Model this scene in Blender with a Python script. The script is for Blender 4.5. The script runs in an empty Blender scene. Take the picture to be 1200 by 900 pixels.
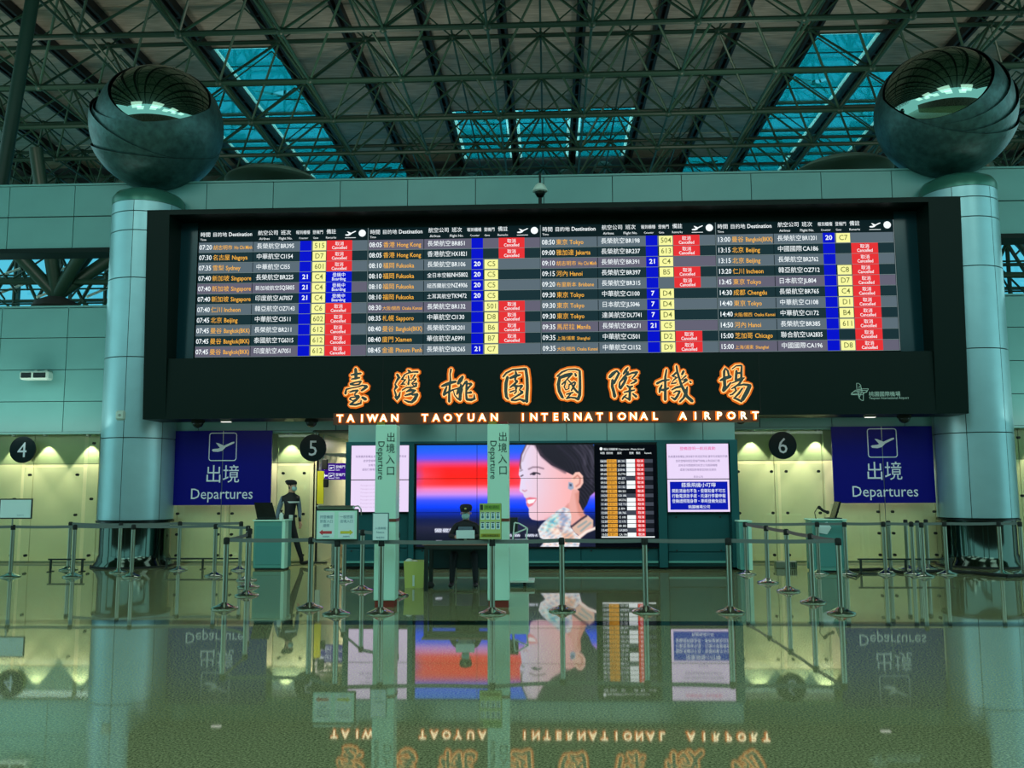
import bpy, bmesh, math, random
from mathutils import Vector, Matrix
random.seed(7)
PI = math.pi
sc = bpy.context.scene
COL = sc.collection
# ------------------------------------------------------------ camera, world, light, exposure
CAMZ = 1.62; FPX = 1040.0
CY, CP, CR = 0.04155363814363496, 0.11409373325322314, -0.004
ca = bpy.data.cameras.new('camera'); cam = bpy.data.objects.new('camera', ca); COL.objects.link(cam)
ca.sensor_width = 36.0; ca.lens = FPX * 36.0 / 1200.0; ca.clip_end = 400; ca.clip_start = .05
RM = Matrix.Rotation(CY, 3, 'Z') @ Matrix.Rotation(PI/2+CP, 3, 'X') @ Matrix.Rotation(CR, 3, 'Z')
cam.matrix_world = Matrix.Translation((0, 0, CAMZ)) @ RM.to_4x4()
sc.camera = cam
sc.view_settings.view_transform = 'Standard'; sc.view_settings.look = 'None'
sc.view_settings.gamma = 1; sc.view_settings.use_curve_mapping = False
sc.view_settings.exposure = 0.0
w = bpy.data.worlds.new('sky'); sc.world = w; w.use_nodes = True
bgn = w.node_tree.nodes['Background']; bgn.inputs[0].default_value = (.44, .88, .88, 1); bgn.inputs[1].default_value = 1.6

def lamp(name, kind, loc, energy, color, size=1.0, target=None, spot=None, blend=.3, sizey=None):
    l = bpy.data.lights.new(name, kind); l.energy = energy; l.color = color
    if kind == 'AREA':
        l.size = size
        if sizey: l.shape = 'RECTANGLE'; l.size_y = sizey
    else: l.shadow_soft_size = size
    if spot: l.spot_size = spot; l.spot_blend = blend
    o = bpy.data.objects.new(name, l); COL.objects.link(o); o.location = loc
    d = (Vector(target) - Vector(loc)) if target else Vector((0, 0, -1))
    o.rotation_euler = d.to_track_quat('-Z', 'Y').to_euler()
    return o
# unseen lights added in front of the wall to brighten its lower rows
for x in (-11.8, 11.8): lamp('low_wall_fill', 'AREA', (x, 17.6, 2.9), 32, (.86, 1.0, .90), 4.6, target=(x, 18.6, 4.6), sizey=.5)
# unseen fill lights added high over the hall, lighting the wall evenly
for x in (-13, -4.5, 4.5, 13):
    for y in (-3.0, 5.0):
        lamp('hall_fill', 'AREA', (x, y, 13.0), 130, (.85, 1.0, .86), 4.5, target=(x*.9, y+5, 0))
for x in (-18, -6, 6, 18):
    lamp('roof_uplight', 'AREA', (x, 24, 9.5), 330, (1.0, .93, .80), 1.6, target=(x, 32, 18))  # unseen area lights behind the wall, for bounce off the roof

def ray(px, py): return RM @ Vector(((px-600)/FPX, -(py-450)/FPX, -1.0))
def W(px, py, Y):
    d = ray(px, py); t = Y/d[1]; return Vector((d[0]*t, Y, CAMZ + d[2]*t))
def G(px, py, z=0.0):
    d = ray(px, py); t = (z-CAMZ)/d[2]; return Vector((d[0]*t, d[1]*t, z))

# ------------------------------------------------------------ materials
def lin(c):
    return tuple(((v/255)/12.92 if v/255 <= .04045 else ((v/255+.055)/1.055)**2.4) for v in c)
MATS = {}
def mat(name, rgb, rough=.5, metal=0.0, emit=0.0, ior=None, spec=None, noise=None, bump=None, alpha=None):
    """rgb is 0-255 sRGB. noise=(scale, amount); bump=(scale, strength)"""
    if name in MATS: return MATS[name]
    m = bpy.data.materials.new(name); m.use_nodes = True; nt = m.node_tree
    b = nt.nodes['Principled BSDF']; c = lin(rgb)
    b.inputs['Base Color'].default_value = (*c, 1); b.inputs['Roughness'].default_value = rough
    b.inputs['Metallic'].default_value = metal
    if ior: b.inputs['IOR'].default_value = ior
    if spec is not None: b.inputs['Specular IOR Level'].default_value = spec
    if emit:
        b.inputs['Base Color'].default_value = (0, 0, 0, 1); b.inputs['Specular IOR Level'].default_value = .06; b.inputs['Roughness'].default_value = .4
        b.inputs['Emission Color'].default_value = (*c, 1); b.inputs['Emission Strength'].default_value = emit
    if noise or bump:
        tc = nt.nodes.new('ShaderNodeTexCoord')
    if noise:
        n = nt.nodes.new('ShaderNodeTexNoise'); n.inputs['Scale'].default_value = noise[0]; n.inputs['Detail'].default_value = 5
        nt.links.new(tc.outputs['Object'], n.inputs['Vector'])
        r = nt.nodes.new('ShaderNodeValToRGB'); a = noise[1]
        r.color_ramp.elements[0].position = .3; r.color_ramp.elements[1].position = .7
        r.color_ramp.elements[0].color = (*[max(0, v*(1-a)) for v in c], 1); r.color_ramp.elements[1].color = (*[min(1, v*(1+a)) for v in c], 1)
        nt.links.new(n.outputs['Fac'], r.inputs['Fac']); nt.links.new(r.outputs['Color'], b.inputs['Base Color'])
    if bump:
        n = nt.nodes.new('ShaderNodeTexNoise'); n.inputs['Scale'].default_value = bump[0]
        nt.links.new(tc.outputs['Object'], n.inputs['Vector'])
        bp = nt.nodes.new('ShaderNodeBump'); bp.inputs['Strength'].default_value = bump[1]; bp.inputs['Distance'].default_value = .02
        nt.links.new(n.outputs['Fac'], bp.inputs['Height']); nt.links.new(bp.outputs['Normal'], b.inputs['Normal'])
    MATS[name] = m; return m
def glass(name, tint, gloss=.06):
    m = bpy.data.materials.new(name); m.use_nodes = True; nt = m.node_tree; nt.nodes.clear()
    out = nt.nodes.new('ShaderNodeOutputMaterial'); t = nt.nodes.new('ShaderNodeBsdfTransparent'); t.inputs[0].default_value = (*[v**.5 for v in tint], 1)   # a pane has two faces
    g = nt.nodes.new('ShaderNodeBsdfGlossy'); g.inputs['Roughness'].default_value = .02; g.inputs[0].default_value = (.9, 1, .97, 1)
    f = nt.nodes.new('ShaderNodeFresnel'); f.inputs[0].default_value = 1.45
    mx = nt.nodes.new('ShaderNodeMixShader')
    mu = nt.nodes.new('ShaderNodeMath'); mu.operation = 'MULTIPLY'; mu.inputs[1].default_value = gloss/.04
    nt.links.new(f.outputs[0], mu.inputs[0]); nt.links.new(mu.outputs[0], mx.inputs[0])
    nt.links.new(t.outputs[0], mx.inputs[1]); nt.links.new(g.outputs[0], mx.inputs[2]); nt.links.new(mx.outputs[0], out.inputs[0])
    MATS[name] = m; return m

M_panel = mat('wall_panel_teal', (100, 158, 154), .36, noise=(1.2, .05))
M_gap = mat('joint_dark', (30, 52, 50), .7)
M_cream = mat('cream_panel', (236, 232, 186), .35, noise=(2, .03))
M_tealbox = mat('teal_panel', (34, 88, 92), .22, spec=.3)
M_black = mat('black_gloss', (6, 18, 17), .25)
M_casing = mat('board_casing', (3, 26, 21), .45, spec=.15)
M_casingin = mat('board_inside', (8, 52, 60), .15, spec=.35)  # teal put in for the reflection on the glossy recess back
M_sign = mat('sign_blue', (12, 12, 124), .35, spec=.15)
M_white = mat('white_print', (225, 232, 240), .5)
M_chrome = mat('brushed_steel', (158, 170, 156), .28, 1.0)
M_steel = mat('polished_steel', (190, 205, 195), .08, 1.0)
M_colm = mat('column_metal', (150, 190, 196), .36, .55, noise=(3, .04))
M_cap = mat('column_cap_green', (60, 120, 105), .3, .4)
M_frame = mat('frame_green', (26, 56, 44), .45, spec=.3)
M_strutlt = mat('frame_strut_green', (36, 70, 54), .45, spec=.3)
M_rib = mat('rib_black', (9, 14, 13), .6)
M_belt = mat('belt_dark', (98, 112, 108), .7)
M_beltr = mat('belt_rose', (120, 110, 110), .7)
M_podium = mat('podium_teal', (92, 160, 150), .2)
M_skirt = mat('steel_skirt_dimmed', (70, 88, 82), .10, 1.0)  # steel colour darkened to give the skirts their dark reflection
M_mint = mat('mint_board', (190, 240, 218), .4)
M_num = mat('number_disc', (8, 30, 33), .3, spec=.2)
M_rubber = mat('dark_rubber', (18, 26, 24), .8)
M_mirror = mat('mirror_dark', (120, 150, 140), .015, 1.0)
M_shell = mat('shell_patina', (58, 92, 92), .42, .45, noise=(7, .35), bump=(14, .35))
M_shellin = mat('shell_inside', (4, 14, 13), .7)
M_plate = mat('plate_light', (205, 226, 214), .4)
M_bglass = glass('partition_glass', (.86, .94, .89), .06)
M_sky = glass('skylight_tint', (.005, .30, .40), .03)
M_skyrim = glass('skylight_lit_edge', (.62, 1, 1), .03)  # clear glass standing in for frame edges lit by the sky
M_far = glass('far_glass', (.11, .38, .52), .03)
M_skymark = glass('skylight_mark', (.16, .40, .26), .03)

# deck: perforated ceiling sheet, stripes along x
def deck_mat():
    m = mat('deck_sheet', (140, 134, 124), .5, .1); nt = m.node_tree; b = nt.nodes['Principled BSDF']
    tc = nt.nodes.new('ShaderNodeTexCoord'); mp = nt.nodes.new('ShaderNodeMapping'); mp.inputs['Scale'].default_value = (.35, 3.2, 1)
    wv = nt.nodes.new('ShaderNodeTexNoise'); wv.inputs['Scale'].default_value = 3.0; wv.inputs['Detail'].default_value = 4
    nt.links.new(tc.outputs['Object'], mp.inputs[0]); nt.links.new(mp.outputs[0], wv.inputs['Vector'])
    r = nt.nodes.new('ShaderNodeValToRGB'); c1 = lin((126, 128, 114)); c2 = lin((168, 162, 148))
    r.color_ramp.elements[0].position = .35; r.color_ramp.elements[1].position = .68
    r.color_ramp.elements[0].color = (*c1, 1); r.color_ramp.elements[1].color = (*c2, 1)
    nt.links.new(wv.outputs['Fac'], r.inputs['Fac']); nt.links.new(r.outputs['Color'], b.inputs['Base Color'])
    return m
M_deck = deck_mat()
def floor_mat():
    m = mat('granite_floor', (96, 112, 86), .03, ior=1.62); nt = m.node_tree; b = nt.nodes['Principled BSDF']
    tc = nt.nodes.new('ShaderNodeTexCoord')
    n = nt.nodes.new('ShaderNodeTexNoise'); n.inputs['Scale'].default_value = 62; n.inputs['Detail'].default_value = 6; n.inputs['Roughness'].default_value = .75
    nt.links.new(tc.outputs['Object'], n.inputs['Vector'])
    r = nt.nodes.new('ShaderNodeValToRGB'); e = r.color_ramp.elements
    e[0].position = .36; e[0].color = (*lin((76, 88, 58)), 1); e[1].position = .66; e[1].color = (*lin((196, 200, 150)), 1)
    k = e.new(.5); k.color = (*lin((132, 140, 100)), 1)
    nt.links.new(n.outputs['Fac'], r.inputs['Fac']); nt.links.new(r.outputs['Color'], b.inputs['Base Color'])
    return m
M_floor = floor_mat()
M_band = mat('floor_band', (26, 46, 36), .05, ior=1.6, noise=(40, .3))

# ------------------------------------------------------------ mesh builder
def root_off(o):
    v = Vector((0, 0, 0))
    while o is not None: v = v + o.location; o = o.parent
    return v
class MB:
    def __init__(s): s.v = []; s.f = []; s.m = []; s.mats = []; s.sm = []
    def mi(s, m):
        if m not in s.mats: s.mats.append(m)
        return s.mats.index(m)
    def add(s, vs, fs, m, smooth=False):
        b = len(s.v); s.v += [tuple(v) for v in vs]; i = s.mi(m)
        for f in fs: s.f.append(tuple(b+k for k in f)); s.m.append(i); s.sm.append(smooth)
        return s
    def box(s, x0, x1, y0, y1, z0, z1, m):
        vs = [(x0,y0,z0),(x1,y0,z0),(x1,y1,z0),(x0,y1,z0),(x0,y0,z1),(x1,y0,z1),(x1,y1,z1),(x0,y1,z1)]
        return s.add(vs, [(0,3,2,1),(4,5,6,7),(0,1,5,4),(1,2,6,5),(2,3,7,6),(3,0,4,7)], m)
    def bbox(s, x0, x1, y0, y1, z0, z1, m, c=.008):
        """box with its edges chamfered"""
        bm = bmesh.new(); bmesh.ops.create_cube(bm, size=1)
        for v in bm.verts: v.co = Vector(((x0+x1)/2+v.co.x*(x1-x0), (y0+y1)/2+v.co.y*(y1-y0), (z0+z1)/2+v.co.z*(z1-z0)))
        bmesh.ops.bevel(bm, geom=bm.edges[:], offset=c, segments=1, affect='EDGES')
        bm.verts.index_update(); s.add([v.co[:] for v in bm.verts], [[v.index for v in f.verts] for f in bm.faces], m); bm.free(); return s
    def prism(s, pts, y0, y1, m):
        """closed outline (x,z), extruded from y0 (front) to y1 (back)"""
        n = len(pts); a = sum(pts[i][0]*pts[(i+1) % n][1]-pts[(i+1) % n][0]*pts[i][1] for i in range(n))
        if a < 0: pts = pts[::-1]
        vs = [(x, y0, z) for x, z in pts] + [(x, y1, z) for x, z in pts]
        fs = [tuple(range(n)), tuple(range(2*n-1, n-1, -1))] + [(i, i+n, (i+1) % n+n, (i+1) % n) for i in range(n)]
        return s.add(vs, fs, m)
    def prismx(s, pts, x0, x1, m):
        """closed outline (y,z), extruded along x"""
        n = len(pts); a = sum(pts[i][0]*pts[(i+1) % n][1]-pts[(i+1) % n][0]*pts[i][1] for i in range(n))
        if a < 0: pts = pts[::-1]
        vs = [(x0, y, z) for y, z in pts] + [(x1, y, z) for y, z in pts]
        fs = [tuple(range(n-1, -1, -1)), tuple(range(n, 2*n))] + [(i, (i+1) % n, (i+1) % n+n, i+n) for i in range(n)]
        return s.add(vs, fs, m)
    def tube(s, a, b, r, m, n=8, r2=None, caps=True):
        a = Vector(a); b = Vector(b); d = (b-a).normalized(); r2 = r if r2 is None else r2
        u = d.orthogonal().normalized(); v = d.cross(u)
        vs = [a + (u*math.cos(2*PI*i/n)+v*math.sin(2*PI*i/n))*r for i in range(n)] + [b + (u*math.cos(2*PI*i/n)+v*math.sin(2*PI*i/n))*r2 for i in range(n)]
        s.add(vs, [(i, (i+1) % n, (i+1) % n+n, i+n) for i in range(n)], m, True)
        if caps: s.add(vs, [tuple(range(n-1, -1, -1)), tuple(range(n, 2*n))], m)
        return s
    def path(s, pts, r, m, n=8):
        for a, b in zip(pts[:-1], pts[1:]): s.tube(a, b, r, m, n)
        return s
    def lathe(s, c, prof, m, n=24, smooth=True, a0=0, a1=2*PI):
        """profile [(r,z)] about a vertical axis through c"""
        full = abs(a1-a0-2*PI) < 1e-6; k = n if full else n+1; vs = []
        for r, z in prof:
            for i in range(k):
                t = a0+(a1-a0)*i/n; vs.append((c[0]+r*math.cos(t), c[1]+r*math.sin(t), c[2]+z))
        fs = []
        for j in range(len(prof)-1):
            for i in range(n):
                i2 = (i+1) % k; fs.append((j*k+i, j*k+i2, (j+1)*k+i2, (j+1)*k+i))
        return s.add(vs, fs, m, smooth)
    def ball(s, c, r, m, seg=16, rings=10, sc_=(1, 1, 1)):
        prof = [(r*math.sin(PI*i/rings), -r*math.cos(PI*i/rings)) for i in range(rings+1)]
        b = len(s.v); s.lathe((0, 0, 0), prof, m, seg)
        for i in range(b, len(s.v)):
            x, y, z = s.v[i]; s.v[i] = (c[0]+x*sc_[0], c[1]+y*sc_[1], c[2]+z*sc_[2])
        return s
    def disc(s, cx, cz, r, y0, y1, m, n=40):
        return s.prism([(cx+r*math.cos(2*PI*i/n), cz+r*math.sin(2*PI*i/n)) for i in range(n)], y0, y1, m)
    def text(s, body, x, z, y, size, m, sx=1.0, align='L', depth=0.0, rot=0, shear=0.0, spacing=1.0, bold=0.0):
        vs, fs, wd = text_geo(body, spacing, bold)
        ox = {'L': 0, 'C': -wd/2, 'R': -wd}[align]; out = []
        def tr(u, v, wv):
            u2 = (u+ox+shear*v)*size*sx; v2 = v*size
            if rot: u2, v2 = u2*math.cos(rot)-v2*math.sin(rot), u2*math.sin(rot)+v2*math.cos(rot)
            return (x+u2, y-wv, z+v2)
        s.add([tr(u, v, depth) for u, v in vs], fs, m)
        if depth:
            cnt = {}
            for f in fs:
                for i in range(len(f)):
                    e = (f[i], f[(i+1) % len(f)]); cnt[e] = 1
            sides = [e for e in cnt if (e[1], e[0]) not in cnt]
            n = len(vs); vv = [tr(u, v, depth) for u, v in vs]+[tr(u, v, 0) for u, v in vs]
            s.add(vv, [(b, a, a+n, b+n) for a, b in sides], m)
        return s
    def build(s, name, parent=None, label=None, cat=None, group=None, kind=None):
        me = bpy.data.meshes.new(name); off = root_off(parent)
        me.from_pydata([(v[0]-off.x, v[1]-off.y, v[2]-off.z) for v in s.v], [], s.f)
        for m in s.mats: me.materials.append(m)
        me.polygons.foreach_set('material_index', s.m); me.polygons.foreach_set('use_smooth', s.sm); me.update()
        if any(s.sm):
            bm = bmesh.new(); bm.from_mesh(me); bmesh.ops.remove_doubles(bm, verts=bm.verts, dist=1e-5); bm.to_mesh(me); bm.free()
            if hasattr(me, 'set_sharp_from_angle'): me.set_sharp_from_angle(angle=.7)
        o = bpy.data.objects.new(name, me); COL.objects.link(o)
        if parent: o.parent = parent
        tag(o, label, cat, group, kind); return o
_T = {}
def text_geo(body, spacing=1.0, bold=0.0):
    k = (body, spacing, bold)
    if k not in _T:
        c = bpy.data.curves.new('t', 'FONT'); c.body = body; c.resolution_u = 2; c.space_character = spacing; c.offset = bold
        o = bpy.data.objects.new('t', c); me = bpy.data.meshes.new_from_object(o)
        bm = bmesh.new(); bm.from_mesh(me); bmesh.ops.remove_doubles(bm, verts=bm.verts, dist=1e-4); bm.verts.index_update()
        vs = [(v.co.x, v.co.y) for v in bm.verts]; fs = []
        for f in bm.faces:
            ids = [v.index for v in f.verts]; a = 0
            for i in range(len(ids)):
                p, q = vs[ids[i]], vs[ids[(i+1) % len(ids)]]; a += p[0]*q[1]-q[0]*p[1]
            fs.append(ids if a > 0 else ids[::-1])
        bm.free(); wd = max([v[0] for v in vs], default=0)
        bpy.data.objects.remove(o); bpy.data.curves.remove(c); bpy.data.meshes.remove(me)
        _T[k] = (vs, fs, wd)
    return _T[k]
def tag(o, label=None, cat=None, group=None, kind=None):
    if label: o['label'] = label
    if cat: o['category'] = cat
    if group: o['group'] = group
    if kind: o['kind'] = kind
    return o
def thing(name, loc, label=None, cat=None, group=None, kind=None):
    o = bpy.data.objects.new(name, None); o.empty_display_size = .2; COL.objects.link(o); o.location = loc
    return tag(o, label, cat, group, kind)
def copy_tree(o, loc, rz=0):
    r = o.copy(); COL.objects.link(r); r.location = loc; r.rotation_euler = (0, 0, rz)
    for ch in o.children:
        c = ch.copy(); COL.objects.link(c); c.parent = r
        for g in ch.children:
            d = g.copy(); COL.objects.link(d); d.parent = c
    return r
def stroke(mb, pts, ws, y0, y1, m, flat=False):
    """a brush stroke: ribbon along pts [(x,z)] with half widths ws, extruded y0..y1, rounded tips"""
    n = len(pts); L = []; R_ = []
    for i in range(n):
        a = Vector(pts[max(0, i-1)]); b = Vector(pts[min(n-1, i+1)]); d = (b-a)
        d = d.normalized() if d.length > 1e-9 else Vector((1, 0)); nn = Vector((-d.y, d.x)); p = Vector(pts[i]); wd = ws[i]
        if i == 0:
            L.append(p-d*wd*.8+nn*wd*.35); R_.append(p-d*wd*.8-nn*wd*.35)
        L.append(p+nn*wd); R_.append(p-nn*wd)
        if i == n-1:
            L.append(p+d*wd*.8+nn*wd*.35); R_.append(p+d*wd*.8-nn*wd*.35)
    k = len(L); vs = [(p.x, y0, p.y) for p in L]+[(p.x, y0, p.y) for p in R_]
    fs = [(i, k+i, k+i+1, i+1) for i in range(k-1)]
    if not flat:
        vs += [(v[0], y1, v[2]) for v in vs[:2*k]]
        q = 2*k
        fs += [(i, i+1, q+i+1, q+i) for i in range(k-1)] + [(k+i+1, k+i, q+k+i, q+k+i+1) for i in range(k-1)] + [(k, 0, q, q+k), (k-1, 2*k-1, q+2*k-1, q+k-1)]
    mb.add(vs, fs, m)
# ------------------------------------------------------------ floor
fl = MB(); fl.box(-60, 60, -18, 10.62, -.2, 0, M_floor); fl.box(-60, 60, 10.95, 50, -.2, 0, M_floor)
floor = fl.build('floor', kind='structure')
MB().box(-60, 60, 10.62, 10.95, -.2, 0, M_band).build('trim_1', kind='structure')

# ------------------------------------------------------------ roof: deck, ribs, skylights
SX, SY = 2.97, 3.14
DZ = 18.6
ceil = thing('ceiling', (0, 0, DZ), kind='structure')
RX = 2.885
XR = [1.3+RX*k for k in range(-11, 11)]            # rib lines
YR = [29.2+SY*k for k in range(0, 7)]              # panel rows 29.2 .. 48.0
SKY = {}
for i in (1.3-RX*5, 1.3-RX*6): 
    for r in (range(1, 6) if i > -14 else range(2, 6)): SKY[(round(i, 1), r)] = 1
for i in (1.3-RX*4, 1.3+RX*2): SKY[(round(i, 1), 5)] = 1 if i < 0 else 2
for i in (1.3+RX*3, 1.3+RX*4):
    for r in (range(1, 6) if i < 11 else range(2, 6)): SKY[(round(i, 1), r)] = 2
for i in (1.3-RX*2, 1.3-RX, 1.3):
    for r in range(3, 5): SKY[(round(i, 1), r)] = 3
pm = {}
def share(name, key, mbf, parent, loc, store=pm):
    """a part placed at loc (world) sharing its mesh with alike parts"""
    if key not in store:
        o = mbf().build(name, None); store[key] = o.data; COL.objects.unlink(o); bpy.data.objects.remove(o)
    o = bpy.data.objects.new(name, store[key]); COL.objects.link(o); o.parent = parent
    o.location = Vector(loc) - root_off(parent); return o
skyn = {}
for n_, nm in ((1, 'window_1'), (2, 'window_2'), (3, 'window_3')):
    x0 = {1: -16.0, 2: 9.95, 3: -4.47}[n_]
    skyn[n_] = thing(nm, (x0, YR[1], DZ), kind='structure')
def sky_key(x, r):
    for (kx, kr), n_ in SKY.items():
        if kr == r and abs(kx-x) < .3: return n_
    return 0
for a in range(len(XR)-1):
    x = XR[a]
    share('panel', 'near', lambda: MB().box(.02, RX-.02, 0, 41.23, .02, .12, M_deck), ceil, (x, -12, DZ))
    for r in range(6):
        y = YR[r]; s_ = sky_key(x, r)
        if r == 5 and not s_: continue
        if not s_:
            share('panel', 'deck', lambda: MB().box(.02, RX-.02, .03, SY-.03, 0, .1, M_deck), ceil, (x, y, DZ+random.uniform(-.015, .015)))
        else:
            par = skyn[s_]
            share('pane', 'pane', lambda: MB().box(.30, RX-.30, .22, SY-.22, 0, .03, M_sky), par, (x, y, DZ+.03))
            def rim():
                q = MB()
                q.box(.16, RX-.16, .04, .21, 0, .03, M_skyrim); q.box(.16, RX-.16, SY-.21, SY-.04, 0, .03, M_skyrim)
                q.box(.16, .29, .22, SY-.22, 0, .03, M_skyrim); q.box(RX-.29, RX-.16, .22, SY-.22, 0, .03, M_skyrim); return q
            share('lit_edge', 'rim', rim, par, (x, y, DZ+.03))  # bright strip imitating the sky-lit edge of the frame
            def fr():
                q = MB()
                q.box(0, RX, -.03, .03, -.03, .12, M_frame); q.box(.0, .14, .04, SY-.04, -.05, .12, M_frame); q.box(RX-.14, RX, .04, SY-.04, -.05, .12, M_frame)
                q.box(.3, RX-.3, SY/2-.012, SY/2+.012, -.02, .02, M_frame)
                return q
            share('window_frame', 'fr', fr, par, (x, y, DZ))
            if (r+a) % 2 == 0:
                def mk():
                    q = MB(); P = []
                    for t in range(13):
                        u = t/12; P.append((.5+1.9*u, .7+1.5*u*u))
                    L = [(px_, py_+.10+.16*math.sin(PI*i/12)) for i, (px_, py_) in enumerate(P)]; R2 = [(px_, py_-.05) for px_, py_ in P]
                    vs = [(x_, y_, 0) for x_, y_ in L+R2[::-1]]; q.add(vs, [tuple(range(len(vs)))], M_skymark)
                    vs = [(1.1, 1.0, 0), (1.9, .65, 0), (2.0, .8, 0), (1.5, 1.35, 0)]; q.add(vs, [(0, 1, 2, 3)], M_skymark); return q
                share('decal', 'mk', mk, par, (x, y, DZ+.015))
for x in XR:
    def rb():
        q = MB(); q.box(-.18, -.07, -12, 48.0, -.34, -.02, M_rib); q.box(.07, .18, -12, 48.0, -.34, -.02, M_rib); q.box(-.07, .07, -12, 48.0, -.10, -.02, M_rib)
        for k in range(19): q.box(-.07, .07, 29.5+k, 29.6+k, -.30, -.10, M_rib)
        return q
    share('rib', 'rib', rb, ceil, (x, 0, DZ))

# fascia and far glazing at the end of the roof
wf = thing('wall_far', (0, 48.2, 0), kind='structure')
M_duct = mat('duct_grey', (70, 84, 74), .6)
MB().box(-39, 39, 48.1, 48.4, 16.4, 18.9, mat('fascia_dark', (20, 40, 36), .6)).build('fascia', wf)
for a, b in ((-34, -16.1), (-7.4, 7.0), (15.8, 36)): MB().box(a, b, 44.95, 45.15, 16.9, 18.75, M_rib).build('fascia', wf)
k = MB()
for i in range(44):
    xx_ = -33+i*1.55+random.uniform(-.4, .4)
    if -16 < xx_ < -7.3 or 7 < xx_ < 16: continue
    k.ball((xx_, 44.8, 17.75+random.uniform(-.2, .3)), random.uniform(.35, .6), M_duct, 10, 6, (1.1, .4, .8))
k.build('duct', wf, kind='stuff')
k = MB(); k.tube((-32, 47.7, 17.9), (32, 47.7, 17.9), .12, M_frame); k.tube((-32, 47.7, 16.5), (32, 47.7, 16.5), .10, M_frame); k.build('pipe', wf)
for i in range(26):
    x = -39+3*i
    MB().box(x+.06, x+2.94, 48.2, 48.23, 4.0, 16.35, M_far).build('pane', wf)
    MB().box(x-.06, x+.06, 48.1, 48.3, 4.0, 16.4, M_frame).build('mullion', wf)
MB().box(-32, 32, 48.1, 48.5, -.2, 4.0, mat('far_wall', (60, 100, 95), .6)).build('wall_base', wf)

# ------------------------------------------------------------ space frame
sf = thing('roof_space_frame', (0, 38, 16.7), 'dark green double-layer steel tube space frame hanging under the hall roof', 'roof truss')
TZ, BZ = 16.7, 14.6
TX = [-.17+SX*k for k in range(-9, 9)]; TY = [28.4+SY*k for k in range(-5, 7)]
BX = [1.31+SX*k for k in range(-10, 9)]; BY = [30.13+SY*k for k in range(-6, 6)]
for y in TY: MB().tube((-28, y, TZ), (26, y, TZ), .075, M_frame, 8).build('chord', sf)
for y in BY: MB().tube((-28, y, BZ), (26, y, BZ), .085, M_frame, 8).build('chord', sf)
for x in TX: MB().tube((x, 12, TZ), (x, 47.6, TZ), .035, M_frame, 8).build('chord', sf)
for x in BX: MB().tube((x, 12, BZ), (x, 47.6, BZ), .04, M_frame, 8).build('chord', sf)
cand = []
for x in TX:
    for y in TY:
        for dx in (-1, 1):
            for dy in (-1, 1):
                bx, by = x+dx*1.48, y+dy*1.5
                # nearest bottom nodes
                bx = min(BX, key=lambda q: abs(q-bx)); by = min(BY, key=lambda q: abs(q-by))
                if abs(bx-x) > 2 or abs(by-y) > 2.2: continue
                cand.append(((x, y), (bx, by)))
def score(c):
    (x, y), (bx, by) = c; v = RM.transposed() @ (Vector(((x+bx)/2, (y+by)/2, 15.6))-Vector((0, 0, CAMZ)))
    px, py = 600+FPX*v.x/-v.z, 450-FPX*v.y/-v.z
    return y+by + (0 if (-20 < px < 1220 and -20 < py < 215) else 1000)
cand.sort(key=score)
rest = MB(); nodes = MB()
for i, ((x, y), (bx, by)) in enumerate(cand):
    if i < 230:
        key = ('st', round(bx-x, 1), round(by-y, 1)); dx_, dy_ = bx-x, by-y
        share('strut', key, lambda: MB().tube((0, 0, 0), (dx_, dy_, BZ-TZ), .042, M_strutlt, 6, caps=False), sf, (x, y, TZ))
    else: rest.tube((x, y, TZ), (bx, by, BZ), .042, M_strutlt, 5, caps=False)
rest.build('strut', sf, kind='stuff')
for y in TY:
    for x in TX: nodes.ball((x, y, TZ), .13, M_frame, 8, 5)
for y in BY:
    for x in BX: nodes.ball((x, y, BZ), .14, M_frame, 8, 5)
nodes.build('node', sf, kind='stuff')
# hangers between top chord and deck
hg = MB()
for y in TY[3:]:
    for x in TX:
        for sx_ in (-1.48, 1.48): hg.tube((x, y, TZ), (x+sx_, y+.6, DZ-.3), .028, M_strutlt, 5, caps=False)
hg.build('hanger', sf, kind='stuff')
# raking member at far left
a, b = W(48, -60, 20.2), W(-6, 260, 20.2)
MB().tube(a, b, .16, M_frame, 12).build('roof_strut', None, 'thick dark green raking steel tube at far left in front of roof truss', 'strut')

# tree columns seen through the wall openings
def tree_column(nx, ny, Y, label, tw=.5):
    c = W(nx, ny, Y); t = thing('tree_column', (c.x, Y, 0), label, 'column')
    MB().tube((c.x, Y, 0), (c.x, Y, c.z), tw, M_frame, 14).build('trunk', t)
    MB().lathe((c.x, Y, c.z-.5), [(0, 0), (.7, .05), (.9, .2), (.8, .4), (.4, .6)], M_rubber, 16).build('drum', t)
    for dx, dy in ((-4.4, -2.5), (-2.2, 2), (0, -2), (2.2, 2.2), (4.4, -2), (6.0, 2)):
        MB().tube((c.x, Y, c.z+.2), (c.x+dx, Y+dy, BZ), .26, M_frame, 10).build('branch', t)
    MB().tube((c.x-9, Y, c.z+.9), (c.x+9, Y, c.z+.6), .12, M_frame, 8).build('tie', t)
tree_column(66, 352, 34, 'dark green branching steel tree column seen through opening in left wall')
tree_column(1240, 345, 34, 'dark green branching steel tree column seen through opening in right wall')
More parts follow.
